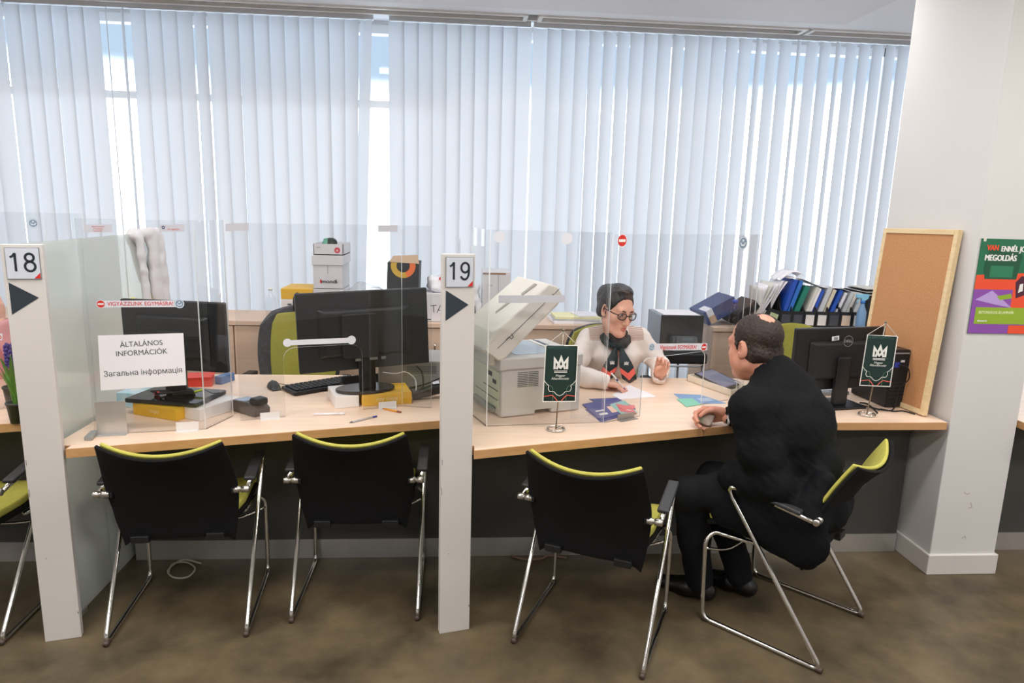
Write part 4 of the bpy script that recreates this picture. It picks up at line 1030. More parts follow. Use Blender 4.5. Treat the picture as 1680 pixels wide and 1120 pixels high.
def folds(amp, fr, seed=0):
    r = np.random.RandomState(seed); ks = [r.normal(size=3)*fr*(.6+.8*r.rand()) for _ in range(5)]; ph = r.rand(5)*6.28
    def f(P):
        s_ = 0
        for k, p in zip(ks, ph):
            s_ = s_+np.sin(P @ k+p+1.3*np.sin(P @ (k[[1, 2, 0]]*.45)+p))
        return amp*np.tanh(s_*.6)
    return f

# ---- head in its own frame: +Y face, +Z up, +X the person's right
def head_solid(male):
    H = Solid(); w = 1.06 if male else .97
    H.ell((0, -.018, .040), (.076*w, .095, .084), .02)
    H.ell((0, .022, -.028), (.062*w, .066, .088), .03)
    H.cap((.046*w, .0, -.060), (.012, .066, -.096), .026 if male else .020, .020, .03).cap((-.046*w, .0, -.060), (-.012, .066, -.096), .026 if male else .020, .020, .03)
    if male: H.ell((.05, .03, -.055), (.028, .038, .034), .03).ell((-.05, .03, -.055), (.028, .038, .034), .03).ell((0, .03, -.098), (.05, .05, .030), .03)
    H.ell((0, .072, -.098), (.022, .018, .018), .02)
    H.ell((.038, .055, -.022), (.026, .026, .022), .02).ell((-.038, .055, -.022), (.026, .026, .022), .02)
    H.cap((-.036, .072, .028), (.036, .072, .028), .013, .013, .02)
    H.ell((.031, .098, .008), (.019, .018, .0125), .012, 'cut').ell((-.031, .098, .008), (.019, .018, .0125), .012, 'cut')
    for s_ in (-1, 1):
        H.ell((s_*.031, .073, .008), (.0155, .013, .0125), .004)
        H.cap((s_*.018, .0855, .0145), (s_*.044, .079, .0125), .0028, .0024, .004)
        H.cap((s_*.019, .084, .001), (s_*.042, .079, .002), .0024, .0022, .005)
    H.cap((0, .084, .016), (0, .107, -.030), .0075, .0118, .014)
    H.ell((.011, .096, -.034), (.0085, .010, .0075), .008).ell((-.011, .096, -.034), (.0085, .010, .0075), .008)
    H.ell((.0065, .103, -.0425), (.0035, .005, .003), .003, 'cut').ell((-.0065, .103, -.0425), (.0035, .005, .003), .003, 'cut')
    H.ell((0, .078, -.062), (.026, .014, .018), .014)
    H.chain([(.021, .081, -.0625), (.006, .0915, -.0585), (-.006, .0915, -.0585), (-.021, .081, -.0625)], [.0028, .0048, .0048, .0028], .004)
    H.chain([(.019, .081, -.0645), (0, .091, -.0705), (-.019, .081, -.0645)], [.0028, .0060, .0028], .004)
    H.chain([(.022, .085, -.0638), (0, .098, -.0645), (-.022, .085, -.0638)], [.0008, .0014, .0008], .002, 'cut')
    for s_ in (-1, 1):
        E_ = Matrix.Rotation(s_*R(-22), 3, 'Z')
        H.ell((s_*.079*w, -.010, -.002), (.009, .020, .033), .006, 'add', E_)
        H.ell((s_*.083*w, -.003, .003), (.005, .012, .020), .004, 'cut', E_)
        H.ell((s_*.079*w, .002, -.026), (.007, .010, .010), .006)
    return H
def hand_solid(side, curls, spread=(.10, .03, -.03, -.10), thumb=((.020, .010, -.010), (.044, .040, -.022), (.052, .066, -.030), (.050, .088, -.036)), wrist=True):
    """side=+1: thumb on +X. +Y fingers, +Z back of the hand"""
    S_ = Solid()
    if wrist: S_.cap((0, -.06, 0), (0, .0, 0), .029, .026, .02, flat=((0, 0, 1), .78))
    S_.ell((0, .045, .0), (.041, .052, .0155), .012)
    lens = [(.043, .026, .021), (.048, .030, .022), (.044, .028, .022), (.034, .021, .019)]
    for i in range(4):
        x0 = side*(.029-.0195*i); y0 = .083-.004*abs(i-1.2); S_.cap((x0*.6, .01, 0), (x0, y0, .002), .012, .0098, .010)
        p = np.array([x0, y0, .001]); a = 0.0
        for j in range(3):
            a += curls[i][j]; d = np.array([side*math.sin(spread[i])*math.cos(a), math.cos(a)*math.cos(spread[i]), -math.sin(a)])
            q = p+d*lens[i][j]; r0 = (.0094, .0086, .0078)[j]-.0006*i; r1 = (.0086, .0078, .0066)[j]-.0006*i
            S_.cap(p, q, r0, r1, .004); S_.ell(p, (r0*1.06,)*3, .003); p = q
    T = [np.array((side*a, b, c)) for a, b, c in thumb]
    S_.cap(T[0], T[1], .0165, .0125, .012).cap(T[1], T[2], .0112, .0102, .005).cap(T[2], T[3], .0100, .0078, .004)
    return S_
def pose(pos, fwd, up):
    """matrix with +Y along fwd and +Z near up"""
    y = Vector(fwd).normalized(); x = y.cross(Vector(up)).normalized(); z = x.cross(y)
    m = Matrix.Identity(4)
    for i in range(3): m[i][0], m[i][1], m[i][2], m[i][3] = x[i], y[i], z[i], pos[i]
    return m
def skin(name, c, c2):
    m = mat(name, c, .5, nscale=28, col2=c2, noise=.03, spec=.35)
    b = m.node_tree.nodes['Principled BSDF']; b.inputs['Subsurface Weight'].default_value = .12; b.inputs['Subsurface Radius'].default_value = (.012, .004, .002); b.inputs['Subsurface Scale'].default_value = .6
    return m
SKM = skin('skin_ruddy', '#d79c86', '#c98a76'); SKW = skin('skin_light', '#e3b19b', '#d9a28d')
HAIRM = mat('hair_brown', '#2c1f19', .6, noise=.4, nscale=70, bump=.6, bscale=500, stretch=(1, .25, .25)); HAIRW = mat('hair_dark', '#1d1a1b', .42, noise=.4, nscale=40, bump=.5, bscale=350, stretch=(.25, 1, .3))
LIPW = mat('lip_rose', '#c0695f', .4); LIPM = mat('lip_dull', '#b5766a', .5); BROW = mat('brow_dark', '#3a2a25', .8)
EYEW = mat('eye_white', '#e9e4e0', .25); IRIS = mat('eye_iris', '#3a2c24', .2)
def face_bits(t, Mh, lipm, sc):
    """eyes, brows and lips as parts on the head"""
    for s_ in (-1, 1):
        o = MB().lathe([(.0115*math.sin(math.pi*i/12), -.0115*math.cos(math.pi*i/12)) for i in range(13)], (0, 0, 0), 16).build('eye', EYEW, t)
        o.matrix_local = Mh @ Matrix.Translation((s_*.031, .0785, .0075)) @ Matrix.Rotation(R(-90), 4, 'X')
        MB().lathe([(.0001, .0119), (.003, .0117), (.0052, .0106), (.0053, .0100)], (0, 0, 0), 16).build('iris', IRIS, o)
        b = MB().tube([Vector(p) for p in ((s_*.014, .0885, .026), (s_*.028, .0885, .0305), (s_*.046, .0765, .0265))], [.0026, .003, .0014], 8, flat=(1, 1)).build('eyebrow', BROW, t); b.matrix_local = Mh
    b = MB().tube(smooth_path([(.0205, .0835, -.0622), (.008, .0965, -.0590), (0, .0968, -.0600), (-.008, .0965, -.0590), (-.0205, .0835, -.0622)], 4), [.0012+.0026*math.sin(math.pi*i/16) for i in range(17)], 8).tube(smooth_path([(.018, .0835, -.0655), (0, .0975, -.0705), (-.018, .0835, -.0655)], 6), [.0012+.0040*math.sin(math.pi*i/12) for i in range(13)], 8).build('lips', lipm, t); b.matrix_local = Mh

# ------------------------------------------------------------------ the man in the suit
MAN = thing('person', 'man in a black suit seated at the counter, holding folded notes', 'person', (0, 0, 0))
Mh = pose((1.198, 2.662, 1.122), (-.50, .86, -.16), (-.10, .12, 1)) @ Matrix.Scale(1.07, 4)
head = head_solid(True).moved(Mh)
C7 = (1.285, 2.575, 1.035)
head.cap(Mh @ Vector((0, -.03, -.05)), (1.272, 2.585, .995), .064, .070, .03)
head.ell(Mh @ Vector((0, -.072, -.075)), (.055, .04, .05), .03)
hV, hF = head.mesh(.0032); hV = relax(hV, hF, 1, .3)
RH = pose((1.142, 2.768, .800), (-.95, .28, -.06), (.20, .86, .46))
rh = hand_solid(-1, [(.75, .75, .45), (.85, .95, .5), (.95, 1.0, .6), (1.0, 1.0, .6)], thumb=((.020, .012, -.008), (.040, .044, -.014), (.040, .072, -.026), (.030, .092, -.040))).moved(RH @ Matrix.Scale(1.1, 4))
LH = pose((1.150, 2.560, .622), (.18, .95, -.12), (.1, .1, .99))
lh = hand_solid(1, [(.3, .35, .2), (.3, .35, .2), (.35, .4, .2), (.4, .4, .2)]).moved(LH)
# body under the clothes, one skin
bd = Solid().cap((1.36, 2.51, .56), (1.29, 2.54, .86), .13, .13, .04).cap((1.10, 2.44, .93), (1.39, 2.66, .94), .05, .05, .03).cap((1.27, 2.58, .98), C7, .06, .06, .02)
bd.chain([(1.11, 2.44, .93), (1.20, 2.345, .655), (1.145, 2.545, .624)], [.045, .04, .027], .02).chain([(1.38, 2.655, .93), (1.37, 2.80, .815), (1.15, 2.745, .792)], [.045, .04, .027], .02)
bd.chain([(1.31, 2.44, .53), (.965, 2.63, .49), (1.06, 2.665, .09)], [.07, .05, .036], .03).chain([(1.43, 2.545, .53), (1.13, 2.80, .49), (1.25, 2.69, .09)], [.07, .05, .036], .03)
soft('body', [(hV, hF), rh.mesh(.0022), lh.mesh(.003), bd.mesh(.010)], SKM, MAN)
face_bits(MAN, Mh, LIPM, 1.07)
hs = Solid().ell((0, -.0185, .0415), (.0835, .0975, .0865), .01).ell((.060, -.040, -.020), (.022, .040, .036), .02).ell((-.060, -.040, -.020), (.022, .040, .036), .02).ell((0, -.074, -.035), (.055, .028, .044), .025)
hs.cap((.078, .022, .02), (.079, .012, -.012), .006, .004, .01).cap((-.078, .022, .02), (-.079, .012, -.012), .006, .004, .01)
hs.ell((0, .072, .035), (.066, .048, .062), .02, 'cut').ell((0, .062, .125), (.045, .040, .060), .02, 'cut').ell((-.006, -.070, .130), (.036, .040, .022), .022, 'cut', Matrix.Rotation(R(35), 3, 'X')).ell((0, .020, .138), (.034, .06, .016), .012, 'cut')
hs.half((0, .040, 0), (0, 1, .02), .01).ell((.088, -.006, -.006), (.020, .024, .034), .006, 'cut').ell((-.088, -.006, -.006), (.020, .024, .034), .006, 'cut').half((0, -.05, -.074), (0, .45, -1), .008)
soft('hair', [hs.moved(Mh).mesh(.0032, lambda P: folds(.0008, 160, 2)(P)+folds(.0012, 420, 8)(P))], HAIRM, MAN)
SUIT = mat('suit_black', '#0c0e12', .8, bump=.12, bscale=1200, spec=.18, noise=.12, nscale=6); TROU = mat('trouser_black', '#0f1014', .85, bump=.1, bscale=1200, spec=.25); SHIRT = mat('shirt_white', '#e9e7ea', .7)
RT = Matrix.Rotation(R(41), 3, 'Z')
jk = Solid()
jk.ell((1.372, 2.492, .565), (.215, .185, .125), .05, 'add', RT).ell((1.315, 2.53, .69), (.205, .185, .19), .06, 'add', RT).ell((1.300, 2.520, .835), (.205, .170, .180), .06, 'add', RT)
jk.cap((1.125, 2.445, .925), (1.275, 2.565, .975), .085, .095, .05).cap((1.385, 2.650, .935), (1.275, 2.565, .975), .085, .095, .05)
jk.cap((1.285, 2.570, .985), (1.256, 2.594, 1.030), .088, .084, .03)
jk.chain([(1.115, 2.440, .915), (1.135, 2.395, .775), (1.185, 2.350, .665)], [.083, .074, .066], .035).chain([(1.185, 2.350, .665), (1.130, 2.43, .635), (1.095, 2.50, .625), (1.118, 2.535, .63)], [.066, .062, .056, .046], .025)
jk.chain([(1.385, 2.655, .92), (1.385, 2.80, .822), (1.262, 2.790, .806), (1.165, 2.755, .795)], [.08, .058, .048, .041], .03)
# coat tail over the seat side
jk.cap((1.275, 2.275, .47), (1.150, 2.405, .50), .100, .085, .04, flat=((.731, .682, 0), .30)).cap((1.285, 2.285, .43), (1.20, 2.365, .44), .075, .06, .03, flat=((.731, .682, 0), .26)).cap((1.30, 2.33, .56), (1.20, 2.43, .55), .10, .09, .05)
jk.cap((1.385, 2.345, .55), (1.435, 2.425, .55), .080, .070, .05).cap((1.39, 2.40, .72), (1.425, 2.44, .72), .070, .062, .05)
jk.cap((1.305, 2.268, .56), (1.345, 2.285, .70), .045, .040, .04)
jk.cap((1.165, 2.40, .50), (1.075, 2.50, .48), .080, .065, .04, flat=((.731, .682, 0), .5))
nb = Mh @ Vector((0, -.02, -.09))
jk.cap((1.262, 2.592, 1.00), (1.225, 2.632, 1.085), .068, .073, .006, 'cut')
jk.cap((1.152, 2.750, .794), (1.10, 2.77, .788), .031, .031, .004, 'cut')
fj = folds(.0038, 30, 4); fj2 = folds(.0018, 75, 9)
soft('suit_jacket', [jk.mesh(.0065, lambda P: fj(P)+fj2(P))], SUIT, MAN)
sh = Solid().cap((1.265, 2.589, 1.0), (1.242, 2.614, 1.058), .0745, .074, .01).cap((1.262, 2.592, .98), (1.225, 2.632, 1.085), .066, .068, .004, 'cut')
sh.half((1.247, 2.610, 1.056), (-.30, .32, 1), .004)
cf = Solid().cap((1.19, 2.762, .796), (1.147, 2.7495, .7915), .0375, .036, .01, flat=((0, 0, 1), .9)).cap((1.16, 2.754, .793), (1.10, 2.77, .787), .028, .029, .004, 'cut').half((1.148, 2.7495, .79), (-.95, .32, -.05), .003)
soft('shirt_collar', [sh.mesh(.004)], SHIRT, MAN); soft('shirt_cuff', [cf.mesh(.003)], SHIRT, MAN)
tr = Solid().ell((1.375, 2.492, .535), (.185, .17, .09), .04, 'add', RT)
tr.chain([(1.315, 2.445, .535), (1.12, 2.555, .535), (.962, 2.632, .500)], [.098, .088, .070], .04).chain([(.962, 2.632, .500), (1.01, 2.655, .30), (1.055, 2.668, .085)], [.070, .066, .056], .03)
tr.chain([(1.43, 2.545, .53), (1.27, 2.68, .53), (1.13, 2.80, .495)], [.098, .088, .070], .04).chain([(1.13, 2.80, .495), (1.19, 2.75, .30), (1.25, 2.70, .085)], [.070, .066, .056], .03)
soft('trousers', [tr.mesh(.0075, folds(.003, 38, 12))], TROU, MAN)
for (ax_, ay_, tx_, ty_) in ((1.085, 2.650, .925, 2.765), (1.28, 2.675, 1.135, 2.815)):
    s_ = Solid().cap((ax_, ay_, .042), (ax_*.55+tx_*.45, ay_*.55+ty_*.45, .040), .040, .040, .02).cap((ax_*.55+tx_*.45, ay_*.55+ty_*.45, .036), (tx_, ty_, .030), .044, .030, .02).cap((ax_*.9+tx_*.1, ay_*.9+ty_*.1, .06), (ax_*.9+tx_*.1-.005, ay_*.9+ty_*.1, .10), .036, .034, .02).half((0, 0, .002), (0, 0, -1), .002)
    soft('shoe', [s_.mesh(.005)], mat('shoe_black', '#0c0c0e', .3), MAN)
# folded banknotes in his hand
BN = thing('banknote', 'folded pinkish green banknotes held in the hand of the suited man', 'banknote', (1.046, 2.758, .770), 0, rot=(R(70), R(16), R(-22)))
for k, cc in enumerate(('#cdb9ae', '#b9c3a8', '#c7b0aa')):
    MB().grid(lambda u, v: ((u-.5)*.075, (v-.15)*.050+.003*k, .0022*k+.006*math.sin(u*3+k)), 8, 4, 0, .0006).build('note', mat('note_%s' % ('rose', 'sage', 'blush')[k], cc, .7, noise=.2, nscale=60), BN)

# ------------------------------------------------------------------ the clerk
WOM = thing('person', 'woman clerk in a cream blouse and dark scarf with glasses, writing at the counter', 'person', (0, 0, 0))
Mw = pose((.832, 3.560, 1.128), (.40, -.88, -.24), (.12, -.06, 1)) @ Matrix.Scale(1.02, 4)
wh = head_solid(False).moved(Mw)
wh.cap(Mw @ Vector((0, -.025, -.055)), (.848, 3.662, .965), .050, .052, .03)
wV, wF = wh.mesh(.0028); wV = relax(wV, wF, 1, .25)
RHm = pose((.742, 3.352, .790), (.90, -.34, -.16), (.10, .10, .98))
wr = hand_solid(1, [(.35, .55, .35), (.42,   .62, .40), (.48, .65, .4), (.5, .6, .4)], thumb=((.020, .012, -.008), (.038, .042, -.016), (.042, .068, -.024), (.040, .088, -.032))).moved(Matrix.Translation((0, 0, 0)) @ RHm @ Matrix.Scale(.92, 4))
# her right hand lies palm down: thumb towards herself is mirrored
wr = hand_solid(-1, [(.35, .55, .35), (.42,   .62, .40), (.48, .65, .4), (.5, .6, .4)], thumb=((.020, .012, -.010), (.036, .042, -.020), (.036, .066, -.030), (.028, .084, -.038))).moved(RHm @ Matrix.Scale(.92, 4))
LHm = pose((1.062, 3.462, .802), (.05, -.14, .98), (.12, .97, .14))
wl = hand_solid(1, [(.55, .75, .45), (.75, .85, .5), (.95, 1.0, .55), (1.1, 1.1, .6)], thumb=((.020, .010, -.010), (.036, .040, -.030), (.030, .060, -.046), (.016, .074, -.056)), wrist=False).moved(LHm @ Matrix.Scale(.90, 4))
wb_ = Solid().cap((.86, 3.84, .52), (.855, 3.68, .86), .11, .10, .04).cap((.73, 3.68, .95), (.99, 3.69, .95), .042, .045, .03).ell((.855, 3.665, .93), (.085, .07, .09), .04)
wb_.chain([(.725, 3.68, .945), (.583, 3.478, .806), (.742, 3.352, .79)], [.042, .034, .024], .02).chain([(.995, 3.69, .945), (1.106, 3.645, .81), (1.063, 3.478, .795)], [.042, .034, .024], .02)
wb_.chain([(.78, 3.84, .52), (.77, 3.44, .52), (.78, 3.42, .1)], [.08, .055, .035], .03).chain([(.94, 3.84, .52), (.95, 3.44, .52), (.95, 3.42, .1)], [.08, .055, .035], .03)
soft('body', [(wV, wF), wr.mesh(.0022), wl.mesh(.0022), wb_.mesh(.008)], SKW, WOM)
face_bits(WOM, Mw, LIPW, 1.0)
hw = Solid().ell((0, -.022, .044), (.081, .102, .088), .01).ell((0, -.10, .045), (.060, .045, .060), .03).ell((0, -.125, .050), (.042, .036, .045), .02).ell((.066, -.040, -.018), (.020, .035, .035), .02).ell((-.066, -.040, -.018), (.020, .035, .035), .02).ell((0, -.085, -.02), (.055, .03, .05), .03).ell((0, .005, .118), (.05, .05, .018), .03)
hw.ell((0, .082, .014), (.066, .064, .073), .014, 'cut').half((0, .060, .0), (0, 1, -.22), .014).ell((.090, -.002, -.008), (.024, .030, .040), .006, 'cut').ell((-.090, -.002, -.008), (.024, .030, .040), .006, 'cut').half((0, -.05, -.07), (0, .1, -1), .008)
soft('hair', [hw.moved(Mw).mesh(.003, folds(.0010, 130, 3))], HAIRW, WOM)
# glasses
gm = mat('glasses_black', '#151316', .25)
gl_ = MB()
for s_ in (-1, 1):
    gl_.tube([(s_*.0335+.0245*math.copysign(abs(math.cos(a))**.75, math.cos(a)), .0995-.0035*abs(math.cos(a))*1-(.006 if math.cos(a)*s_ > 0 else 0)*abs(math.cos(a)), .004+.0170*math.copysign(abs(math.sin(a))**.8, math.sin(a))) for a in [2*math.pi*i/24 for i in range(24)]], .0026, 6, closed=True)
    gl_.tube([(s_*.057, .090, .010), (s_*.074, .070, .011), (s_*.081, .0, .009), (s_*.080, -.015, .002)], .0027, 6)
gl_.tube([(-.0105, .100, .008), (0, .103, .0095), (.0105, .100, .008)], .0026, 6)
o = gl_.build('glasses', gm, WOM); o.matrix_local = Mw
for s_ in (-1, 1):
    q = MB().lathe([(.0001, 0), (.020, 0.0), (.0205, .001)], (0, 0, 0), 20).build('lens', ACRYL, o); q.location = (s_*.0335, .0965, .004); q.rotation_euler = (R(90), 0, 0); q.scale = (1.1, .75, 1)
BLOUSE = mat('blouse_cream', '#efe5df', .8, bump=.15, bscale=800, noise=.03); LACE = mat('blouse_lace', '#cdb6aa', .85, bump=.5, bscale=500)
# cross-banded lace
t_ = LACE.node_tree; wv = t_.nodes.new('ShaderNodeTexWave'); wv.bands_direction = 'Z'; wv.inputs['Scale'].default_value = 42; wv.inputs['Distortion'].default_value = .6
tc_ = t_.nodes.new('ShaderNodeTexCoord'); rp_ = t_.nodes.new('ShaderNodeValToRGB'); rp_.color_ramp.elements[0].color = (*lin('#b79b8d'), 1); rp_.color_ramp.elements[1].color = (*lin('#e4d2c9'), 1)
t_.links.new(tc_.outputs['Object'], wv.inputs[0]); t_.links.new(wv.outputs['Fac'], rp_.inputs[0]); t_.links.new(rp_.outputs[0], t_.nodes['Principled BSDF'].inputs['Base Color'])
bl = Solid().ell((.86, 3.83, .58), (.155, .125, .14), .05).ell((.857, 3.735, .72), (.150, .115, .16), .06).ell((.855, 3.69, .86), (.160, .108, .13), .05)
bl.cap((.718, 3.68, .955), (.84, 3.675, .985), .057, .060, .04).cap((1.003, 3.69, .955), (.87, 3.678, .985), .057, .060, .04).ell((.80, 3.64, .87), (.065, .06, .06), .03).ell((.92, 3.64, .87), (.065, .06, .06), .03)
bl.chain([(.713, 3.68, .945), (.650, 3.585, .87), (.580, 3.478, .808)], [.058, .053, .050], .03).chain([(.580, 3.478, .808), (.665, 3.40, .800), (.722, 3.365, .793)], [.052, .050, .042], .02).cap((.722, 3.365, .795), (.742, 3.352, .793), .045, .042, .006)
bl.chain([(1.006, 3.69, .945), (1.07, 3.67, .87), (1.108, 3.645, .812)], [.058, .053, .050], .03).chain([(1.115, 3.645, .812), (1.09, 3.56, .803), (1.064, 3.476, .793)], [.052, .050, .041], .02)
bl.cap((.845, 3.64, 1.06), (.850, 3.585, .905), .066, .018, .006, 'cut').cap((.850, 3.66, .93), (.838, 3.60, 1.08), .056, .062, .006, 'cut')
bl.cap((.735, 3.356, .792), (.80, 3.33, .788), .030, .034, .004, 'cut').cap((1.062, 3.466, .800), (1.065, 3.442, .90), .033, .042, .004, 'cut')
def lacefn(c):
    a = np.abs(c[:, 0]-.857); return ((a > .062) & (a < .150) & (c[:, 2] > .957) & (c[:, 1] < 3.69)).astype(int)
fb = folds(.0030, 42, 21)
soft('blouse', [bl.mesh(.0055, fb)], [BLOUSE, LACE], WOM, lacefn)
sk = Solid().ell((.86, 3.83, .50), (.17, .15, .09), .04).chain([(.78, 3.83, .53), (.77, 3.45, .53)], [.095, .085], .04).chain([(.94, 3.83, .53), (.95, 3.45, .53)], [.095, .085], .04)
soft('skirt', [sk.mesh(.010)], mat('skirt_dark', '#20242c', .8), WOM)
# neck scarf with two hanging ends
SCF = mat('scarf_dark', '#16262a', .55, bump=.1, bscale=300); SCC = mat('scarf_coral', '#ee6a5c', .6)
sc = Solid(); ring = [(.849+.066*math.cos(a), 3.640+.060*math.sin(a)-.012, .972+.036*math.sin(a)) for a in [2*math.pi*i/14 for i in range(15)]]
sc.chain(ring, [.018]*15, .015).ell((.853, 3.558, .938), (.020, .016, .019), .012)
sc.cap((.818, 3.600, 1.0), (.850, 3.562, .945), .022, .014, .012).cap((.888, 3.602, 1.0), (.857, 3.562, .945), .022, .014, .012)
SC_ = soft('scarf', [sc.mesh(.004, folds(.0022, 95, 6))], SCF, WOM)
def flap(x0, x1, y1, s_):
    top, bot = Vector((x0, 3.556, .935)), Vector((x1, y1, .772))
    def fn(u, v, off=0.0):
        p = top.lerp(bot, v); wd = .009+.030*math.sin(min(1, v*1.35)*math.pi/2)**1.5; tip = (1-abs(2*u-1))*.022*max(0, v-.5)*2
        return (p.x+(2*u-1)*wd, p.y-.014*math.sin(v*3.1)-.006*math.cos((2*u-1)*2.2)+off, p.z-tip)
    f = MB().grid(fn, 10, 16, 0, .002).build('scarf_end', SCF, WOM)
    q = MB()
    for i in range(10):
        for (va, vb) in ((.66, .86),):
            u0, u1 = i/10, (i+1)/10
            sh_ = lambda u: .02-.14*(1-abs(2*u-1))*0.0
            P = [fn(u0, va-.10*abs(2*u0-1)*1.0+.08, -.0030), fn(u1, va-.10*abs(2*u1-1)+.08, -.0030), fn(u1, vb-.10*abs(2*u1-1)+.06, -.0030), fn(u0, vb-.10*abs(2*u0-1)+.06, -.0030)]
            q.add(P, [(0, 1, 2, 3)])
    q.build('coral_chevron', SCC, f, fix=False)
    q = MB(); c = fn(.52, .50, -.0036); emblem(q, 0, 0, .022, 0)
    q.v = [(c[0]+v[0]+.1*s_*v[2], c[1]-abs(v[0])*.02, c[2]+v[2]) for v in q.v]; q.build('emblem', WHITEPRINT, f, fix=False)
flap(.840, .786, 3.525, -1); flap(.864, .908, 3.495, 1)
# pen in her hand
a, b = Vector((.845, 3.305, .757)), Vector((.775, 3.352, .838)); d = (b-a)
PN = thing('pen', 'white and blue pen held in the writing hand of the clerk', 'pen', a); PN.rotation_euler = d.to_track_quat('X', 'Z').to_euler()
MB().tube([(.02, 0, 0), (d.length, 0, 0)], .0042, 8).build('barrel', WHITEPRINT, PN); MB().tube([(0, 0, 0), (.02, 0, 0)], [.0012, .0042], 8).build('tip', mat('pen_blue', '#3b3f86', .4), PN); MB().tube([(d.length*.55, 0, 0), (d.length*.66, 0, 0)], .0046, 8).build('grip', mat('pen_blue', '#3b3f86', .4), PN)
# ------------------------------------------------------------------ low cabinets along the windows
TOPZ = .912; CF = 4.35
def cabinet(x0, x1, label):
    t = thing('storage_cabinet', label, 'cabinet', ((x0+x1)/2, CF, 0), 0, 'low beech cabinets under the blinds'); W = x1-x0
    MB().b2((-W/2+.002, .02, .05), (W/2-.002, .42, TOPZ-.028)).build('body', CABWOOD, t)
    MB().b2((-W/2+.02, .05, 0), (W/2-.02, .40, .05)).build('plinth', DARKPANEL, t)
    MB().b2((-W/2, -.012, TOPZ-.028), (W/2, .43, TOPZ)).build('top', CABWOOD, t, bevel=.0015, seg=1)
    for s_ in (-1, 1):
        d = MB().b2((0 if s_ > 0 else -W/2+.004, .0, .06), (W/2-.004 if s_ > 0 else 0, .018, TOPZ-.032)).build('door', CABWOOD, t, bevel=.0015, seg=1)
        MB().tube(rounded([(s_*.05, .0, .66), (s_*.05, -.028, .66), (s_*.05, -.028, .78), (s_*.05, .0, .78)], .012), .005, 8).build('handle', CHROME, d)
cabinet(-3.00, -2.20, 'low beech cabinet beyond the number 18 post')
cabinet(-2.20, -1.40, 'low beech cabinet behind the small monitor, nearest the glass partition')
cabinet(-1.40, -.60, 'low beech cabinet carrying the yellow reams and white cartons')
cabinet(-.60, .20, 'low beech cabinet carrying the handwritten carton')
cabinet(.20, 1.02, 'low beech cabinet with the paper stack behind the clerk')
cabinet(1.665, 2.50, 'low beech cabinet carrying the navy box and file holders')
cabinet(2.50, 3.30, 'low beech cabinet mostly hidden by the cork board')
CARTON = mat('carton_white', '#d3d1d6', .7, noise=.03); KRAFT = mat('carton_kraft', '#b89d83', .8)
def carton(name, label, x0, x1, z0, z1, y0=4.42, dp=.28, m=CARTON, rotz=0, group=None, open_=False, lid=0.0, roty=0.0):
    t = thing(name, label, 'box', ((x0+x1)/2, y0, z0), 0, group, rot=(0, roty, rotz)); W, H = x1-x0, z1-z0
    mb = MB()
    if open_:
        for q in (((-W/2, 0, 0), (W/2, .004, H)), ((-W/2, dp-.004, 0), (W/2, dp, H)), ((-W/2, 0, 0), (-W/2+.004, dp, H)), ((W/2-.004, 0, 0), (W/2, dp, H)), ((-W/2, 0, 0), (W/2, dp, .004))): mb.b2(*q, 0)
        mb.build('tray', m, t)
    else: mb.b2((-W/2, 0, 0), (W/2, dp, H-lid)).build('carton', m, t, bevel=.002, seg=1)
    if lid: MB().b2((-W/2-.007, -.007, H-lid), (W/2+.007, dp+.007, H)).build('lid', m, t, bevel=.002, seg=1)
    return t
# yellow and white reams
for (z0, z1, m, lab, pr) in ((TOPZ, .982, YELLOW, 'yellow ream lowest in the stack left of the white cartons', None), (.983, 1.040, WREAM, 'white ream in the middle of the stack left of the white cartons', ''), (1.041, 1.108, YELLOW, 'yellow ream topmost in the stack left of the white cartons', None)):
    t = thing('paper_ream', lab, 'paper ream', (-1.022, 4.42, z0), 0, 'reams stacked on the cabinet')
    MB().b2((-.10, 0, 0), (.10, .28, z1-z0)).build('wrapper', m, t, bevel=.003)
    MB().b2((-.085, -.0008, (z1-z0)*.48), (.085, 0, (z1-z0)*.5)).build('wrapper_seam', mat('seam_grey', '#b9b2a4', .7), t)
    if pr is not None: MB().b2((-.06, -.0012, .018), (-.035, 0, .030)).build('print', INKGREY, t)
t = carton('carton', 'white carton lowest under the printed one, behind the large monitor', -.920, -.735, TOPZ, 1.108, group='white cartons behind the large monitor')
MB().b2((-.092, -.001, .10), (.092, 0, .102)).build('seam', mat('seam_grey', '#b9b2a4', .7), t)
t = carton('carton', 'white lidded carton printed with a red flame mark and black lettering', -.917, -.735, 1.112, 1.322, lid=.062, group='white cartons behind the large monitor')
MB().b2((-.001, -.001, .095), (.001, 0, .148)).build('seam', INKGREY, t)
q = MB(); lettering(q, 'mondi', .008, .045, .034, 0, -.0012, .02, sx=1.15); q.build('lettering', INK, t, fix=False)
MB().poly([(-.050, .036), (-.042, .033), (-.038, .045), (-.042, .062), (-.048, .056), (-.052, .046)], 0, -.0012).build('flame_mark', RED, t, fix=False)
t = carton('carton', 'shallow open carton tray with a red round mark, topmost of the white cartons', -.912, -.728, 1.325, 1.393, open_=True, group='white cartons behind the large monitor')
o = MB().disc((.055, .030), .018, 0, -.0012).build('round_mark', mat('mark_red', '#c8384a', .5), t, fix=False)
q = MB(); lettering(q, 'ai', .055, .030, .022, 0, -.0016, .01); q.build('lettering', WHITEPRINT, o, fix=False)
q = MB(); lettering(q, 'mondi', -.06, .046, .009, 0, -.0012, .01); q.build('print', INK, t, fix=False)
cl = Solid().ell((-.845, 4.50, 1.385), (.030, .04, .035), .02).ell((-.81, 4.51, 1.395), (.025, .04, .028), .02)
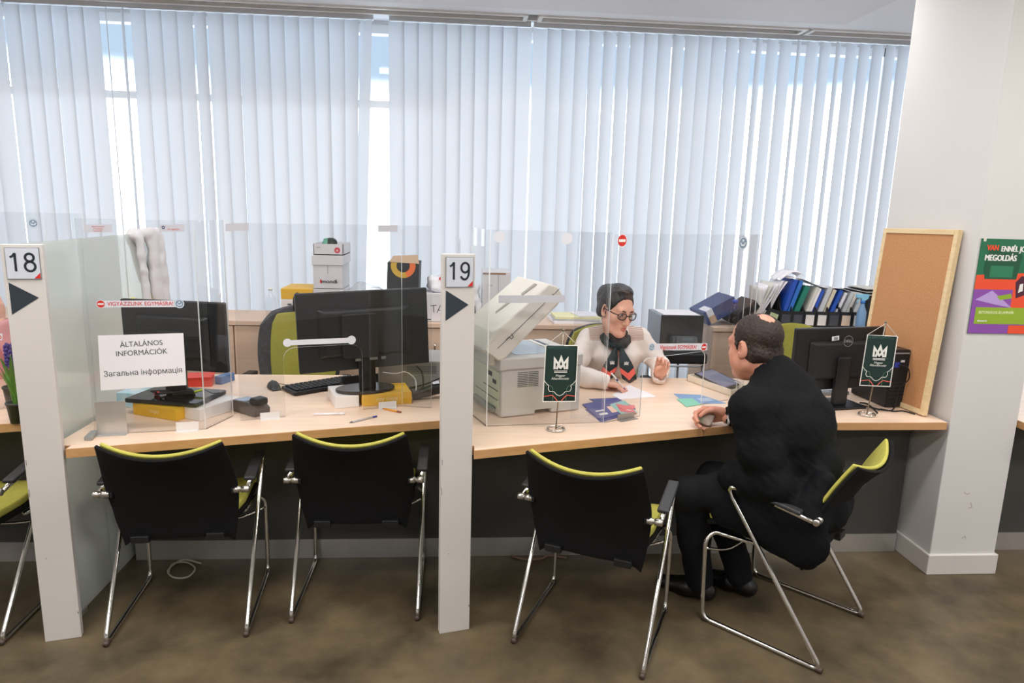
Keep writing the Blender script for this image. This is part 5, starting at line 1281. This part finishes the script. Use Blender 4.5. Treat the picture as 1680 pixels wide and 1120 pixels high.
V_, F_ = cl.mesh(.005, folds(.006, 60, 5)); o = soft('crumpled_cloth', [(V_, F_)], [mat('cloth_teal', '#5f9c86', .8), mat('cloth_dark', '#26332f', .8)], None, lambda c: (c[:, 0] > -.835).astype(int)); tag(o, 'teal and dark crumpled cloth lying in the open carton tray', 'cloth')
BT = thing('plastic_bottle', 'clear plastic bottle standing left of the stacked reams', 'bottle', (-1.185, 4.42, TOPZ))
MB().lathe([(.03, 0), (.032, .02), (.032, .11), (.026, .14), (.012, .165), (.011, .185)], (0, 0, 0), 20).build('bottle', ACRYL, BT); MB().lathe([(.013, .183), (.013, .2)], (0, 0, 0), 14).build('cap', WHITEPRINT, BT)
# crumpled film
fm = Solid().ell((-.62, 4.52, 1.02), (.14, .10, .12), .05).ell((-.53, 4.52, .99), (.08, .09, .09), .05)
o = soft('plastic_film', [fm.mesh(.010, folds(.016, 32, 8))], clear('clear_film', (.93, .95, .96), rough=.15, haze=.35, hazecol=(.9, .92, .95), transl=.5), None); tag(o, 'crumpled clear plastic film heaped between the white and black cartons', 'plastic film')
t = carton('carton', 'black carton with a yellow and orange ring and kraft flap open', -.468, -.268, TOPZ, 1.285, m=mat('carton_black', '#22252b', .6), roty=R(2))
q = MB(); q.disc((.0, .355), .078, 0, -.0012, 40, .042); 
q.v = [v for v in q.v]; half = [(v[0], v[1], min(v[2], .372)) for v in q.v]; q.v = half; q.build('ring_mark', mat('ring_yellow', '#c9a33a', .6), t, fix=False)
q = MB(); n = 14; pts = [(.078*math.cos(R(-70+110*i/n)), .355+.078*math.sin(R(-70+110*i/n))) for i in range(n+1)]+[(.042*math.cos(R(40-110*i/n)), .355+.042*math.sin(R(40-110*i/n))) for i in range(n+1)]
q.poly([(a, min(b, .372)) for a, b in pts], 0, -.0016).build('ring_orange', mat('ring_orange', '#e8743a', .6), t, fix=False)
MB().add([(-.10, 0, .345), (.10, 0, .372), (.085, .05, .425), (-.07, .05, .41)], [(0, 1, 2, 3)]).add([(-.10, .002, .345), (.10, .002, .372), (.085, .052, .425), (-.07, .052, .41)], [(3, 2, 1, 0)]).build('flap', KRAFT, t)
t = carton('carton', 'white carton with handwritten letters just left of the number 19 post', -.235, -.02, TOPZ, 1.095, y0=4.40)
q = MB()
for P in ([(-.055, .105), (-.015, .108)], [(-.035, .107), (-.032, .06)], [(-.012, .06), (.01, .112), (.028, .058)], [(-.004, .078), (.022, .076)], [(.062, .112), (.064, .068), (.055, .058), (.042, .064)]): q.stroke(P, .004, 0, -.001)
q.build('handwriting', INK, t, fix=False)
for (a, b, c, d_) in ((-.09, .0, .09, .003), (.05, .04, .09, .044), (-.09, .012, -.05, .020)): MB().poly([(a, b), (c, b), (c, d_), (a, d_)], 0, -.0012).build('print', INKGREY, t, fix=False)
bg_ = Solid().ell((-.13, 4.52, 1.14), (.085, .09, .05), .03).ell((-.08, 4.52, 1.17), (.05, .07, .05), .03).ell((-.17, 4.5, 1.15), (.035, .05, .05), .02)
o = soft('plastic_bag', [bg_.mesh(.007, folds(.010, 45, 14))], mat('bag_white', '#dfe0e6', .5), None); tag(o, 'crumpled white plastic bag with a red tag on the handwritten carton', 'bag')
MB().box((-.115, 4.435, 1.185), (.028, .002, .02), 0, Matrix.Rotation(R(35), 3, 'Y')).build('red_tag', RED, o)
t = carton('carton', 'grey white carton with a brown top edge behind the copier lid', .150, .330, TOPZ, 1.236, y0=4.45)
MB().b2((-.088, -.0012, .307), (.06, 0, .318)).build('tape_strip', mat('tape_brown', '#8f6f56', .5), t); MB().b2((.012, -.0012, .01), (.0135, 0, .305)).build('seam', INKGREY, t)
MB().b2((-.055, -.0012, .235), (-.025, 0, .238)).build('print', INKGREY, t)
t = thing('waste_bin', 'dark grey bin with a white liner beside the number 19 post', 'bin', (.075, 4.44, TOPZ))
MB().lathe([(.05, 0), (.062, .16), (.058, .16), (.047, .006)], (0, .06, 0), 24).build('bin', DGREY, t)
bl_ = Solid().cap((.075, 4.50, 1.075), (.095, 4.49, 1.12), .06, .04, .02).cap((.12, 4.45, 1.05), (.125, 4.437, .96), .022, .020, .02)
V_, F_ = bl_.mesh(.006, folds(.006, 50, 3)); V_ = V_-np.array([.075, 4.44, TOPZ]); soft('liner', [(V_, F_)], mat('bag_white', '#dfe0e6', .5), t)
# paper stack
for k, (z, w_, d_, m, lab, r_) in enumerate(((TOPZ, .33, .24, PAPER, 'white paper sheaf lowest in the stack behind the clerk', 4), (.930, .31, .23, mat('folder_grey', '#b9bcc2', .6), 'grey folder between the papers in the stack behind the clerk', -3), (.942, .30, .22, mat('paper_yellowish', '#e6e3b4', .7), 'pale yellow paper sheaf topmost in the stack behind the clerk', 2), (.958, .16, .2, PAPER, 'white sheets lying on the pale yellow sheaf', 10))):
    h_ = (.018, .012, .016, .008)[k]
    simple('paper_sheaf', lab, 'papers', MB().b2((-w_/2, -d_/2, 0), (w_/2, d_/2, h_)), m, .002, (.775+(.07 if k == 3 else 0), 4.51, z), R(r_), 'paper stack behind the clerk')
# ------------------------------------------------------------------ right cabinet: navy box, bottles, files
NV = thing('carton', 'navy blue box with a white and kraft corner tipped on the cabinet edge', 'box', (1.655, 4.40, TOPZ+.002), 0, rot=(0, R(-29), R(4)))
MB().b2((0, 0, 0), (.235, .24, .095)).build('carton', mat('navy_card', '#3c4d7c', .5, noise=.15, nscale=14), NV, bevel=.003)
MB().b2((.02, -.001, 0), (.065, 0, .05)).build('kraft_label', KRAFT, NV); MB().b2((.02, -.001, .05), (.065, .12, .0958)).build('white_label', STICK, NV)
FILEB = mat('file_black', '#1d1f24', .55)
def magfile(label, x, w_, tilt, lab_m, y=4.40, dark=False):
    t = thing('file_holder', label, 'file holder', (x, y, TOPZ+.001+w_*math.sin(max(0, tilt))), 0, 'black file holders on the cabinet', rot=(0, tilt, 0)); d, h0, h1 = .25, .105, .24
    MB().b2((0, 0, 0), (w_, .003, h0)).build('front', FILEB, t); MB().b2((0, .003, 0), (w_, d, .003)).build('bottom', FILEB, t); MB().b2((0, d-.003, .003), (w_, d, h1)).build('back', FILEB, t)
    for a in (0, w_-.003):
        MB().prism([(.003, .003), (d-.003, .003), (d-.003, h1), (.14, h1), (.003, h0)], a, a+.003, fn=lambda p, q, r: (r, p, q)).build('side', FILEB, t)
    if lab_m: MB().b2((.012, -.001, .012), (w_-.010, 0, .082)).build('label_card', lab_m, t)
    return t
LG = mat('label_green', '#b9c79a', .6); LD = mat('label_slate', '#42464e', .6); LW = mat('label_white', '#dcdad8', .6); LP = mat('label_peach', '#d8c4b2', .6); LB = mat('label_pale', '#c3c9d0', .6)
specs = [('black file holder tipped over with a pale green label', 2.015, R(20), LG), ('black file holder with a dark label right of the tipped one', 2.135, R(3), LD), ('black file holder with a slate label under the green binder', 2.219, R(1), LD), ('black file holder with a white label under the white folders', 2.303, R(1), LW), ('black file holder with a white label under the cream folder', 2.388, R(1), LW), ('black file holder with a slate label under the second blue binder', 2.472, R(1), LD), ('black file holder with a peach label', 2.556, R(1), LP), ('black file holder with a pale grey label beside the spray bottle', 2.640, R(1), LB)]
specs[0] = (specs[0][0], 2.035, R(18), LG)
for lab, x, tl, lm in specs: magfile(lab, x, .080, tl, lm)
def folder(label, x, w_, h_, tilt, m, y=4.43, z=TOPZ+.03, name='binder'):
    t = thing(name, label, 'binder', (x, y, z), 0, 'folders standing in the file holders', rot=(R(-2), tilt, 0))
    MB().b2((0, 0, 0), (w_, .20, h_)).build('cover', m, t, bevel=.002)
    MB().b2((w_*.15, -.001, h_*.08), (w_*.85, 0, h_*.22)).build('spine_label', LW if m is not PAPER else LB, t)
BLU = mat('binder_blue', '#2453b8', .4); BLU2 = mat('binder_blue_deep', '#2f6fc4', .4); GRN = mat('binder_green', '#1f7a68', .4); OFFW = mat('folder_offwhite', '#d9d6cf', .7); GRW = mat('folder_greywhite', '#c9ccd0', .7); CRM = mat('folder_cream', '#d6cdb8', .7)
folder('broad blue binder, first of the coloured ones from the loose papers', 2.150, .026, .300, R(16), BLU); folder('brighter blue binder leaning between the broad blue and the green one', 2.180, .026, .295, R(18), BLU2)
folder('green binder leaning in the file holders', 2.222, .036, .262, R(20), GRN)
folder('white folder right of the green binder', 2.305, .020, .255, R(20), OFFW); folder('off white folder left of the narrow blue binder', 2.328, .016, .245, R(20), PAPER)
folder('narrow blue binder between white folders', 2.350, .020, .235, R(20), BLU)
folder('thick grey white folder bundle over a white label', 2.392, .030, .260, R(19), GRW); folder('cream folder with a clasp left of the second blue binder', 2.428, .024, .240, R(20), CRM)
folder('second narrow blue binder, left of the grey folders', 2.472, .024, .238, R(21), BLU)
folder('white folder right of the second narrow blue binder', 2.515, .018, .220, R(21), PAPER); folder('grey white folder over the peach label', 2.560, .024, .220, R(20), GRW); folder('off white folder over the peach label edge', 2.590, .020, .215, R(20), OFFW); folder('grey white folder nearest the spray bottle', 2.640, .028, .215, R(18), GRW)
# loose papers fanned out of the tipped holder
rr = random.Random(4)
for k in range(9):
    a = R(9+2.6*k+rr.uniform(-.8, .8)); L_ = .20+.007*k+rr.uniform(-.01, .02)
    o = MB().grid(lambda u, v: (math.sin(a)*L_*v+.010*math.sin(v*4+k), (u)*.20, math.cos(a)*L_*v), 4, 8, 0, .0012+.0016*(k % 3 == 0)).build('loose_paper', PAPER if k % 3 else OFFW)
    o.location = (1.985+.0095*k, 4.42+.004*k, TOPZ+.065); tag(o, 'loose white paper fanning out of the tipped file holder', 'paper', 'loose papers in the tipped holder')
o = MB().grid(lambda u, v: (2.19+.46*u, 4.44+.2*v, 1.235-.065*u-.03*u*u+.012*math.sin(u*9)), 16, 4, 0, .002).build('plastic_sleeve', PAPER); tag(o, 'white sheets in a sleeve lying across the tops of the folders', 'papers')
o = MB().grid(lambda u, v: (2.14+.16*u, 4.45+.16*v, 1.222+.055*math.sin(u*2.6)+.012*math.sin(v*7)), 10, 6, 0, .002).build('crumpled_paper', PAPER); tag(o, 'bulging white paper heap left of the blue binders', 'papers')
o = MB()
for k in range(5): o.box((2.80, 4.52, 1.135+.010*k), (.16+.01*(k % 2), .22, .005), k % 2)
MB_ = o.build('paper_sheaf', [OFFW, BLACKM]); tag(MB_, 'dark edged papers stacked beside the cork board', 'papers')
t = carton('file_box', 'black box under the dark edged papers by the cork board', 2.735, 2.88, TOPZ, 1.13, y0=4.42, m=FILEB)
MB().b2((-.05, -.001, .02), (.05, 0, .08)).build('label_card', LD, t)
SP = thing('spray_bottle', 'blue spray bottle standing before the file holders near the cork board', 'spray bottle', (2.655, 4.325, TOPZ))
SB = mat('spray_blue', '#8db9e6', .3, trans=.3)
MB().lathe([(.028, 0), (.030, .02), (.029, .12), (.014, .16), (.012, .18)], (0, 0, 0), 20).build('bottle', SB, SP)
MB().lathe([(.015, .178), (.015, .196)], (0, 0, 0), 16).build('collar', mat('spray_mid', '#3f7fd0', .4), SP)
MB().prism([(-.05, .215), (-.05, .238), (.035, .238), (.03, .21), (.012, .196), (-.012, .196), (-.018, .212)], -.011, .011, fn=lambda a, b, c: (a, c, b)).build('trigger_head', mat('spray_cyan', '#8fd0f0', .4), SP, bevel=.003)
MB().tube([(-.028, 0, .212), (-.040, 0, .19), (-.038, 0, .172)], .004, 8).build('trigger', mat('spray_cyan', '#8fd0f0', .4), SP)
WBT = thing('water_bottle', 'clear water bottle with a blue cap in front of the navy box', 'bottle', (1.795, 4.335, TOPZ))
MB().lathe([(.030, 0), (.033, .01), (.032, .05), (.030, .06), (.032, .07), (.030, .12), (.015, .155), (.013, .165)], (0, 0, 0), 20).build('bottle', ACRYL, WBT); MB().lathe([(.016, .163), (.016, .186)], (0, 0, 0), 16).build('cap', BLU, WBT)
DKH = thing('file_holder', 'plain black file holder lying tipped between the navy box and the loose papers', 'file holder', (1.850, 4.42, TOPZ+.003), 0, 'black file holders on the cabinet', rot=(0, R(-40), 0))
MB().b2((0, 0, 0), (.20, .24, .055)).build('shell', FILEB, DKH, bevel=.003); MB().b2((.198, .02, .006), (.2008, .22, .049)).build('opening', BLACKM, DKH)
# ------------------------------------------------------------------ office chairs of the clerks
CHG = mat('chair_charcoal_mesh', '#4a4a50', .85, noise=.3, nscale=55, bump=.5, bscale=500)
def clerk_chair(label, x, y, rotz, w_, top, bands=True):
    t = thing('office_chair', label, 'chair', (x, y, 0), rotz, 'swivel chairs of the clerks')
    for k in range(5):
        a = 2*math.pi*k/5+.3; MB().tube([(0, 0, .09), (.28*math.cos(a), .28*math.sin(a), .06)], [.022, .014], 10).lathe([(.0001, -.02), (.024, -.018), (.024, .018), (.0001, .02)], (.28*math.cos(a), .28*math.sin(a), .026), 14, 0, 'X').build('base_arm', BLACKP, t)
    MB().tube([(0, 0, .08), (0, 0, .43)], .025, 14).build('gas_stem', CHROME, t)
    MB().prism(rrect(-.23, -.22, .23, .22, .08), .43, .50).build('seat', LIME, t, bevel=.02, seg=3)
    def fn(u, v, off=0.0, sc=1.0):
        a = 2*u-1; zz = .54+(top-.54)*v; wd = w_/2*sc*(.86+.14*math.sin(v*math.pi))*(1-.20*max(0, v-.8)/.2*(1 if bands else .4))
        return (a*wd, .17+.05*v-.05*a*a*(-1)*-1+off, zz-.035*a*a*(v > .0)*v**6)
    MB().grid(lambda u, v: fn(u, v), 14, 14, 0, -.045).build('back_shell', CHG if bands else BLACKP, t, bevel=.012, seg=3)
    MB().grid(lambda u, v: fn(.16+.84*u if bands else u, .03+.90*v if bands else v, -.05 if bands else -.047, .97), 12, 14, 0, -.012).build('back_pad', LIMED, t, bevel=.006)
    MB().tube([(0, .02, .44), (0, .22, .46), (0, .24, .62)], .02, 8).build('back_stem', BLACKP, t)
    for s_ in (-1, 1):
        MB().tube(rounded([(s_*.22, .05, .46), (s_*.28, .05, .48), (s_*.28, .06, .64)], .04), .014, 8).build('arm_post', BLACKP, t); MB().box((s_*.28, .02, .655), (.06, .24, .025)).build('arm_pad', BLACKP, t, bevel=.01)
    return t
g = clerk_chair('lime swivel chair with a charcoal outer back between the two monitors', -.945, 3.88, R(-8), .50, 1.055)
MB().tube(rounded([(-.02, .14, 1.03), (-.02, .14, 1.10), (-.02, .20, 1.125), (-.02, .235, 1.10)], .03), .011, 8, flat=(1, .6)).build('coat_hook', BLACKM, g)
clerk_chair('lime swivel chair holding the clerk in the cream blouse', .865, 3.86, R(4), .46, .975, False)
clerk_chair('lime swivel chair back showing behind the man and the badge monitor', 2.085, 3.95, R(2), .46, .985, False)
# ------------------------------------------------------------------ black box on the metal legged chair
ST = thing('stacking_chair', 'black seated chair with thin pale legs under the black box', 'chair', (1.378, 4.20, 0), 0)
MB().b2((-.145, -.18, .735), (.145, .24, .80)).build('seat', BLACKM, ST, bevel=.012, seg=3)
CHL = mat('leg_pale_metal', '#b9bcc0', .35, .7)
for (a, b) in ((-.12, -.15), (.135, -.15), (-.12, .22), (.095, .22)): MB().tube([(a, b, .0), (a*.96, b*.96, .735)], .0085, 8).build('leg', CHL, ST)
MB().tube(rounded([(-.13, -.165, .74), (-.10, -.175, .722), (.10, -.175, .722), (.135, -.165, .74)], .03), .006, 8).build('seat_rail', CHL, ST)
BXX = thing('black_box', 'glossy black box with a white sheet on top, standing on the metal legged chair', 'box', (1.378, 4.11, .802))
MB().b2((-.135, 0, 0), (.135, .006, .222)).build('front', BLACKG, BXX, bevel=.006)
MB().b2((-.135, .006, 0), (.135, .30, .216)).build('case', mat('box_bluegrey', '#7d8794', .3), BXX, bevel=.004)
o = MB().b2((-.11, .03, 0), (.12, .26, .004)).build('paper_sheet', PAPER); o.location = (1.378, 4.11, 1.0185); tag(o, 'white paper lying on the glossy black box', 'paper')
PH_ = thing('phone_reflection', 'reflection of a dark desk phone, built solid in front of the glossy black box', 'telephone', (1.385, 4.055, .803), 0, rot=(R(66), 0, 0))  # reflection of a desk phone, put in as a solid phone
MB().prism(rrect(-.085, 0, .085, .10, .02), 0, .018).build('body', mat('phone_grey', '#34383d', .4), PH_, bevel=.004)
MB().tube([(-.07, .012, .022), (-.07, .09, .022)], [.014, .016], 10).build('handset', BLACKP, PH_)
MB().b2((-.01, .068, .018), (.055, .088, .0195)).build('screen', mat('phone_screen', '#57626a', .2), PH_)
for i in range(4):
    for j in range(3): MB().box((-.012+.018*j, .012+.013*i, .0185), (.012, .008, .003)).build('key', mat('phone_key', '#6f767c', .5), PH_)
# ------------------------------------------------------------------ things on the glass partition and beyond it
ck = Solid().cap((-1.497, 3.30, 1.475), (-1.497, 3.56, 1.475), .024, .024, .02)
ck.cap((-1.474, 3.33, 1.46), (-1.470, 3.36, 1.16), .030, .030, .02, flat=((1, 0, 0), .5)).cap((-1.474, 3.46, 1.46), (-1.470, 3.47, 1.10), .045, .050, .03, flat=((1, 0, 0), .42)).cap((-1.474, 3.54, 1.46), (-1.470, 3.55, 1.16), .035, .045, .03, flat=((1, 0, 0), .5)).cap((-1.520, 3.36, 1.46), (-1.522, 3.50, 1.2), .04, .05, .03, flat=((1, 0, 0), .4))
o = soft('hanging_cloth', [ck.mesh(.006, folds(.005, 40, 17))], mat('cloth_white', '#dcd8dc', .85, bump=.2, bscale=400), None); tag(o, 'white cloth hung over the far end of the glass partition', 'cloth')
NOTEY = mat('note_yellow', '#ebe08a', .7)
for k, (y_, z_, h_, lab) in enumerate(((3.22, 1.10, .10, 'yellow paper slip stuck on the partition, nearer the number 18 post'), (3.40, 1.085, .11, 'yellow paper slip stuck on the partition under the white cloth'))):
    o = MB().grid(lambda u, v: (.004+.016*(1-v)**2, (u-.5)*.09+.03*(1-v)*(1 if k == 0 else .4), v*h_), 4, 6, 0, .0008).build('paper_slip', NOTEY); o.location = (-1.490, y_, z_); tag(o, lab, 'note', 'yellow slips on the partition')
o = MB().b2((-.001, -.05, 0), (.001, .05, .03)).build('paper_slip', PAPER); o.location = (-1.489, 3.26, 1.055); tag(o, 'white paper slip under the yellow ones on the partition', 'note')
POT = mat('pot_dark', '#3b3a36', .5); SOIL = mat('soil', '#3a2d22', .9)
def potted(label, x, y, flower):
    t = thing('potted_plant', label, 'plant', (x, y, .75), 0, 'potted plants beyond the post')
    MB().lathe([(.028, 0), (.036, .075), (.039, .076), (.039, .085), (.034, .085), (.033, .07)], (0, 0, 0), 20).build('pot', POT, t)
    MB().lathe([(.0001, .066), (.033, .066)], (0, 0, 0), 16).build('soil', SOIL, t)
    rr = random.Random(int(x*1000)); lm = mat('leaf_green', '#5d8a35', .5, noise=.2, nscale=20)
    for k in range(7):
        a = k*.9; L_ = .13+rr.uniform(0, .05)
        MB().grid(lambda u, v: ((2*u-1)*.010*(1-v**3)*math.sin(a)+math.cos(a)*(.008+.045*v*v), -(2*u-1)*.010*(1-v**3)*math.cos(a)+math.sin(a)*(.008+.045*v*v), .066+L_*v), 2, 8, 0, .001).build('leaf', lm, t)
    if flower:
        MB().tube([(0, 0, .066), (.004, 0, .20)], .005, 8).build('stalk', lm, t)
        f = MB()
        for k in range(46):
            a, z_ = k*2.4, .17+.0022*k; f.lathe([(.0005, -.008), (.008, -.002), (.006, .006), (.0005, .009)], (.016*math.cos(a)+.004, .016*math.sin(a), z_), 6)
        f.build('bloom', mat('bloom_purple', '#5a4a9a', .6), t)
a = gz(24, 664); potted('potted plant with a purple bloom beyond the number 18 post', a.x, a.y, True)
a = gz(31, 692); potted('small leafy potted plant nearest the counter edge beyond the post', a.x, a.y, False)
# colleague beyond the post, only her raised hand and sleeve reach the frame
P3 = thing('person', 'person in a pink top at the far counter, hand raised to the face', 'person', (0, 0, 0))
M3 = pose((-2.30, 3.46, 1.17), (.35, -.9, -.1), (0, 0, 1)); h3 = head_solid(False).moved(M3); h3.cap((-2.30, 3.50, 1.09), (-2.31, 3.54, .98), .05, .055, .03)
H3 = pose((-2.175, 3.40, 1.055), (-.10, .10, .95), (.9, -.2, .1)); w3 = hand_solid(1, [(.4, .5, .4)]*4).moved(H3 @ Matrix.Scale(.92, 4))
b3 = Solid().cap((-2.31, 3.65, .52), (-2.31, 3.56, .90), .11, .10, .04).cap((-2.46, 3.55, .93), (-2.16, 3.55, .93), .045, .045, .03).chain([(-2.16, 3.55, .93), (-2.11, 3.44, .79), (-2.17, 3.40, 1.05)], [.042, .034, .024], .02).chain([(-2.46, 3.55, .93), (-2.52, 3.46, .79), (-2.38, 3.34, .79)], [.042, .034, .026], .02)
soft('body', [h3.mesh(.004), w3.mesh(.0025), b3.mesh(.009)], SKW, P3); face_bits(P3, M3, LIPW, 1)
soft('hair', [Solid().ell((0, -.022, .044), (.083, .102, .088), .01).ell((0, -.06, -.06), (.075, .05, .08), .03).ell((0, .075, .005), (.060, .060, .066), .012, 'cut').half((0, .052, 0), (0, 1, -.5), .012).moved(M3).mesh(.005)], HAIRM, P3)
t3 = Solid().cap((-2.31, 3.65, .52), (-2.31, 3.56, .90), .14, .13, .05).cap((-2.45, 3.55, .93), (-2.17, 3.55, .93), .062, .062, .03).chain([(-2.16, 3.55, .93), (-2.11, 3.44, .80), (-2.168, 3.402, 1.03)], [.06, .052, .04], .02).chain([(-2.46, 3.55, .93), (-2.52, 3.46, .805), (-2.40, 3.36, .80)], [.06, .052, .04], .02).cap((-2.169, 3.402, 1.03), (-2.18, 3.40, 1.09), .028, .03, .004, 'cut').cap((-2.30, 3.52, 1.0), (-2.30, 3.48, 1.12), .06, .07, .006, 'cut')
soft('pink_top', [t3.mesh(.007, folds(.003, 40, 31))], mat('top_pink', '#d99a9f', .8), P3)
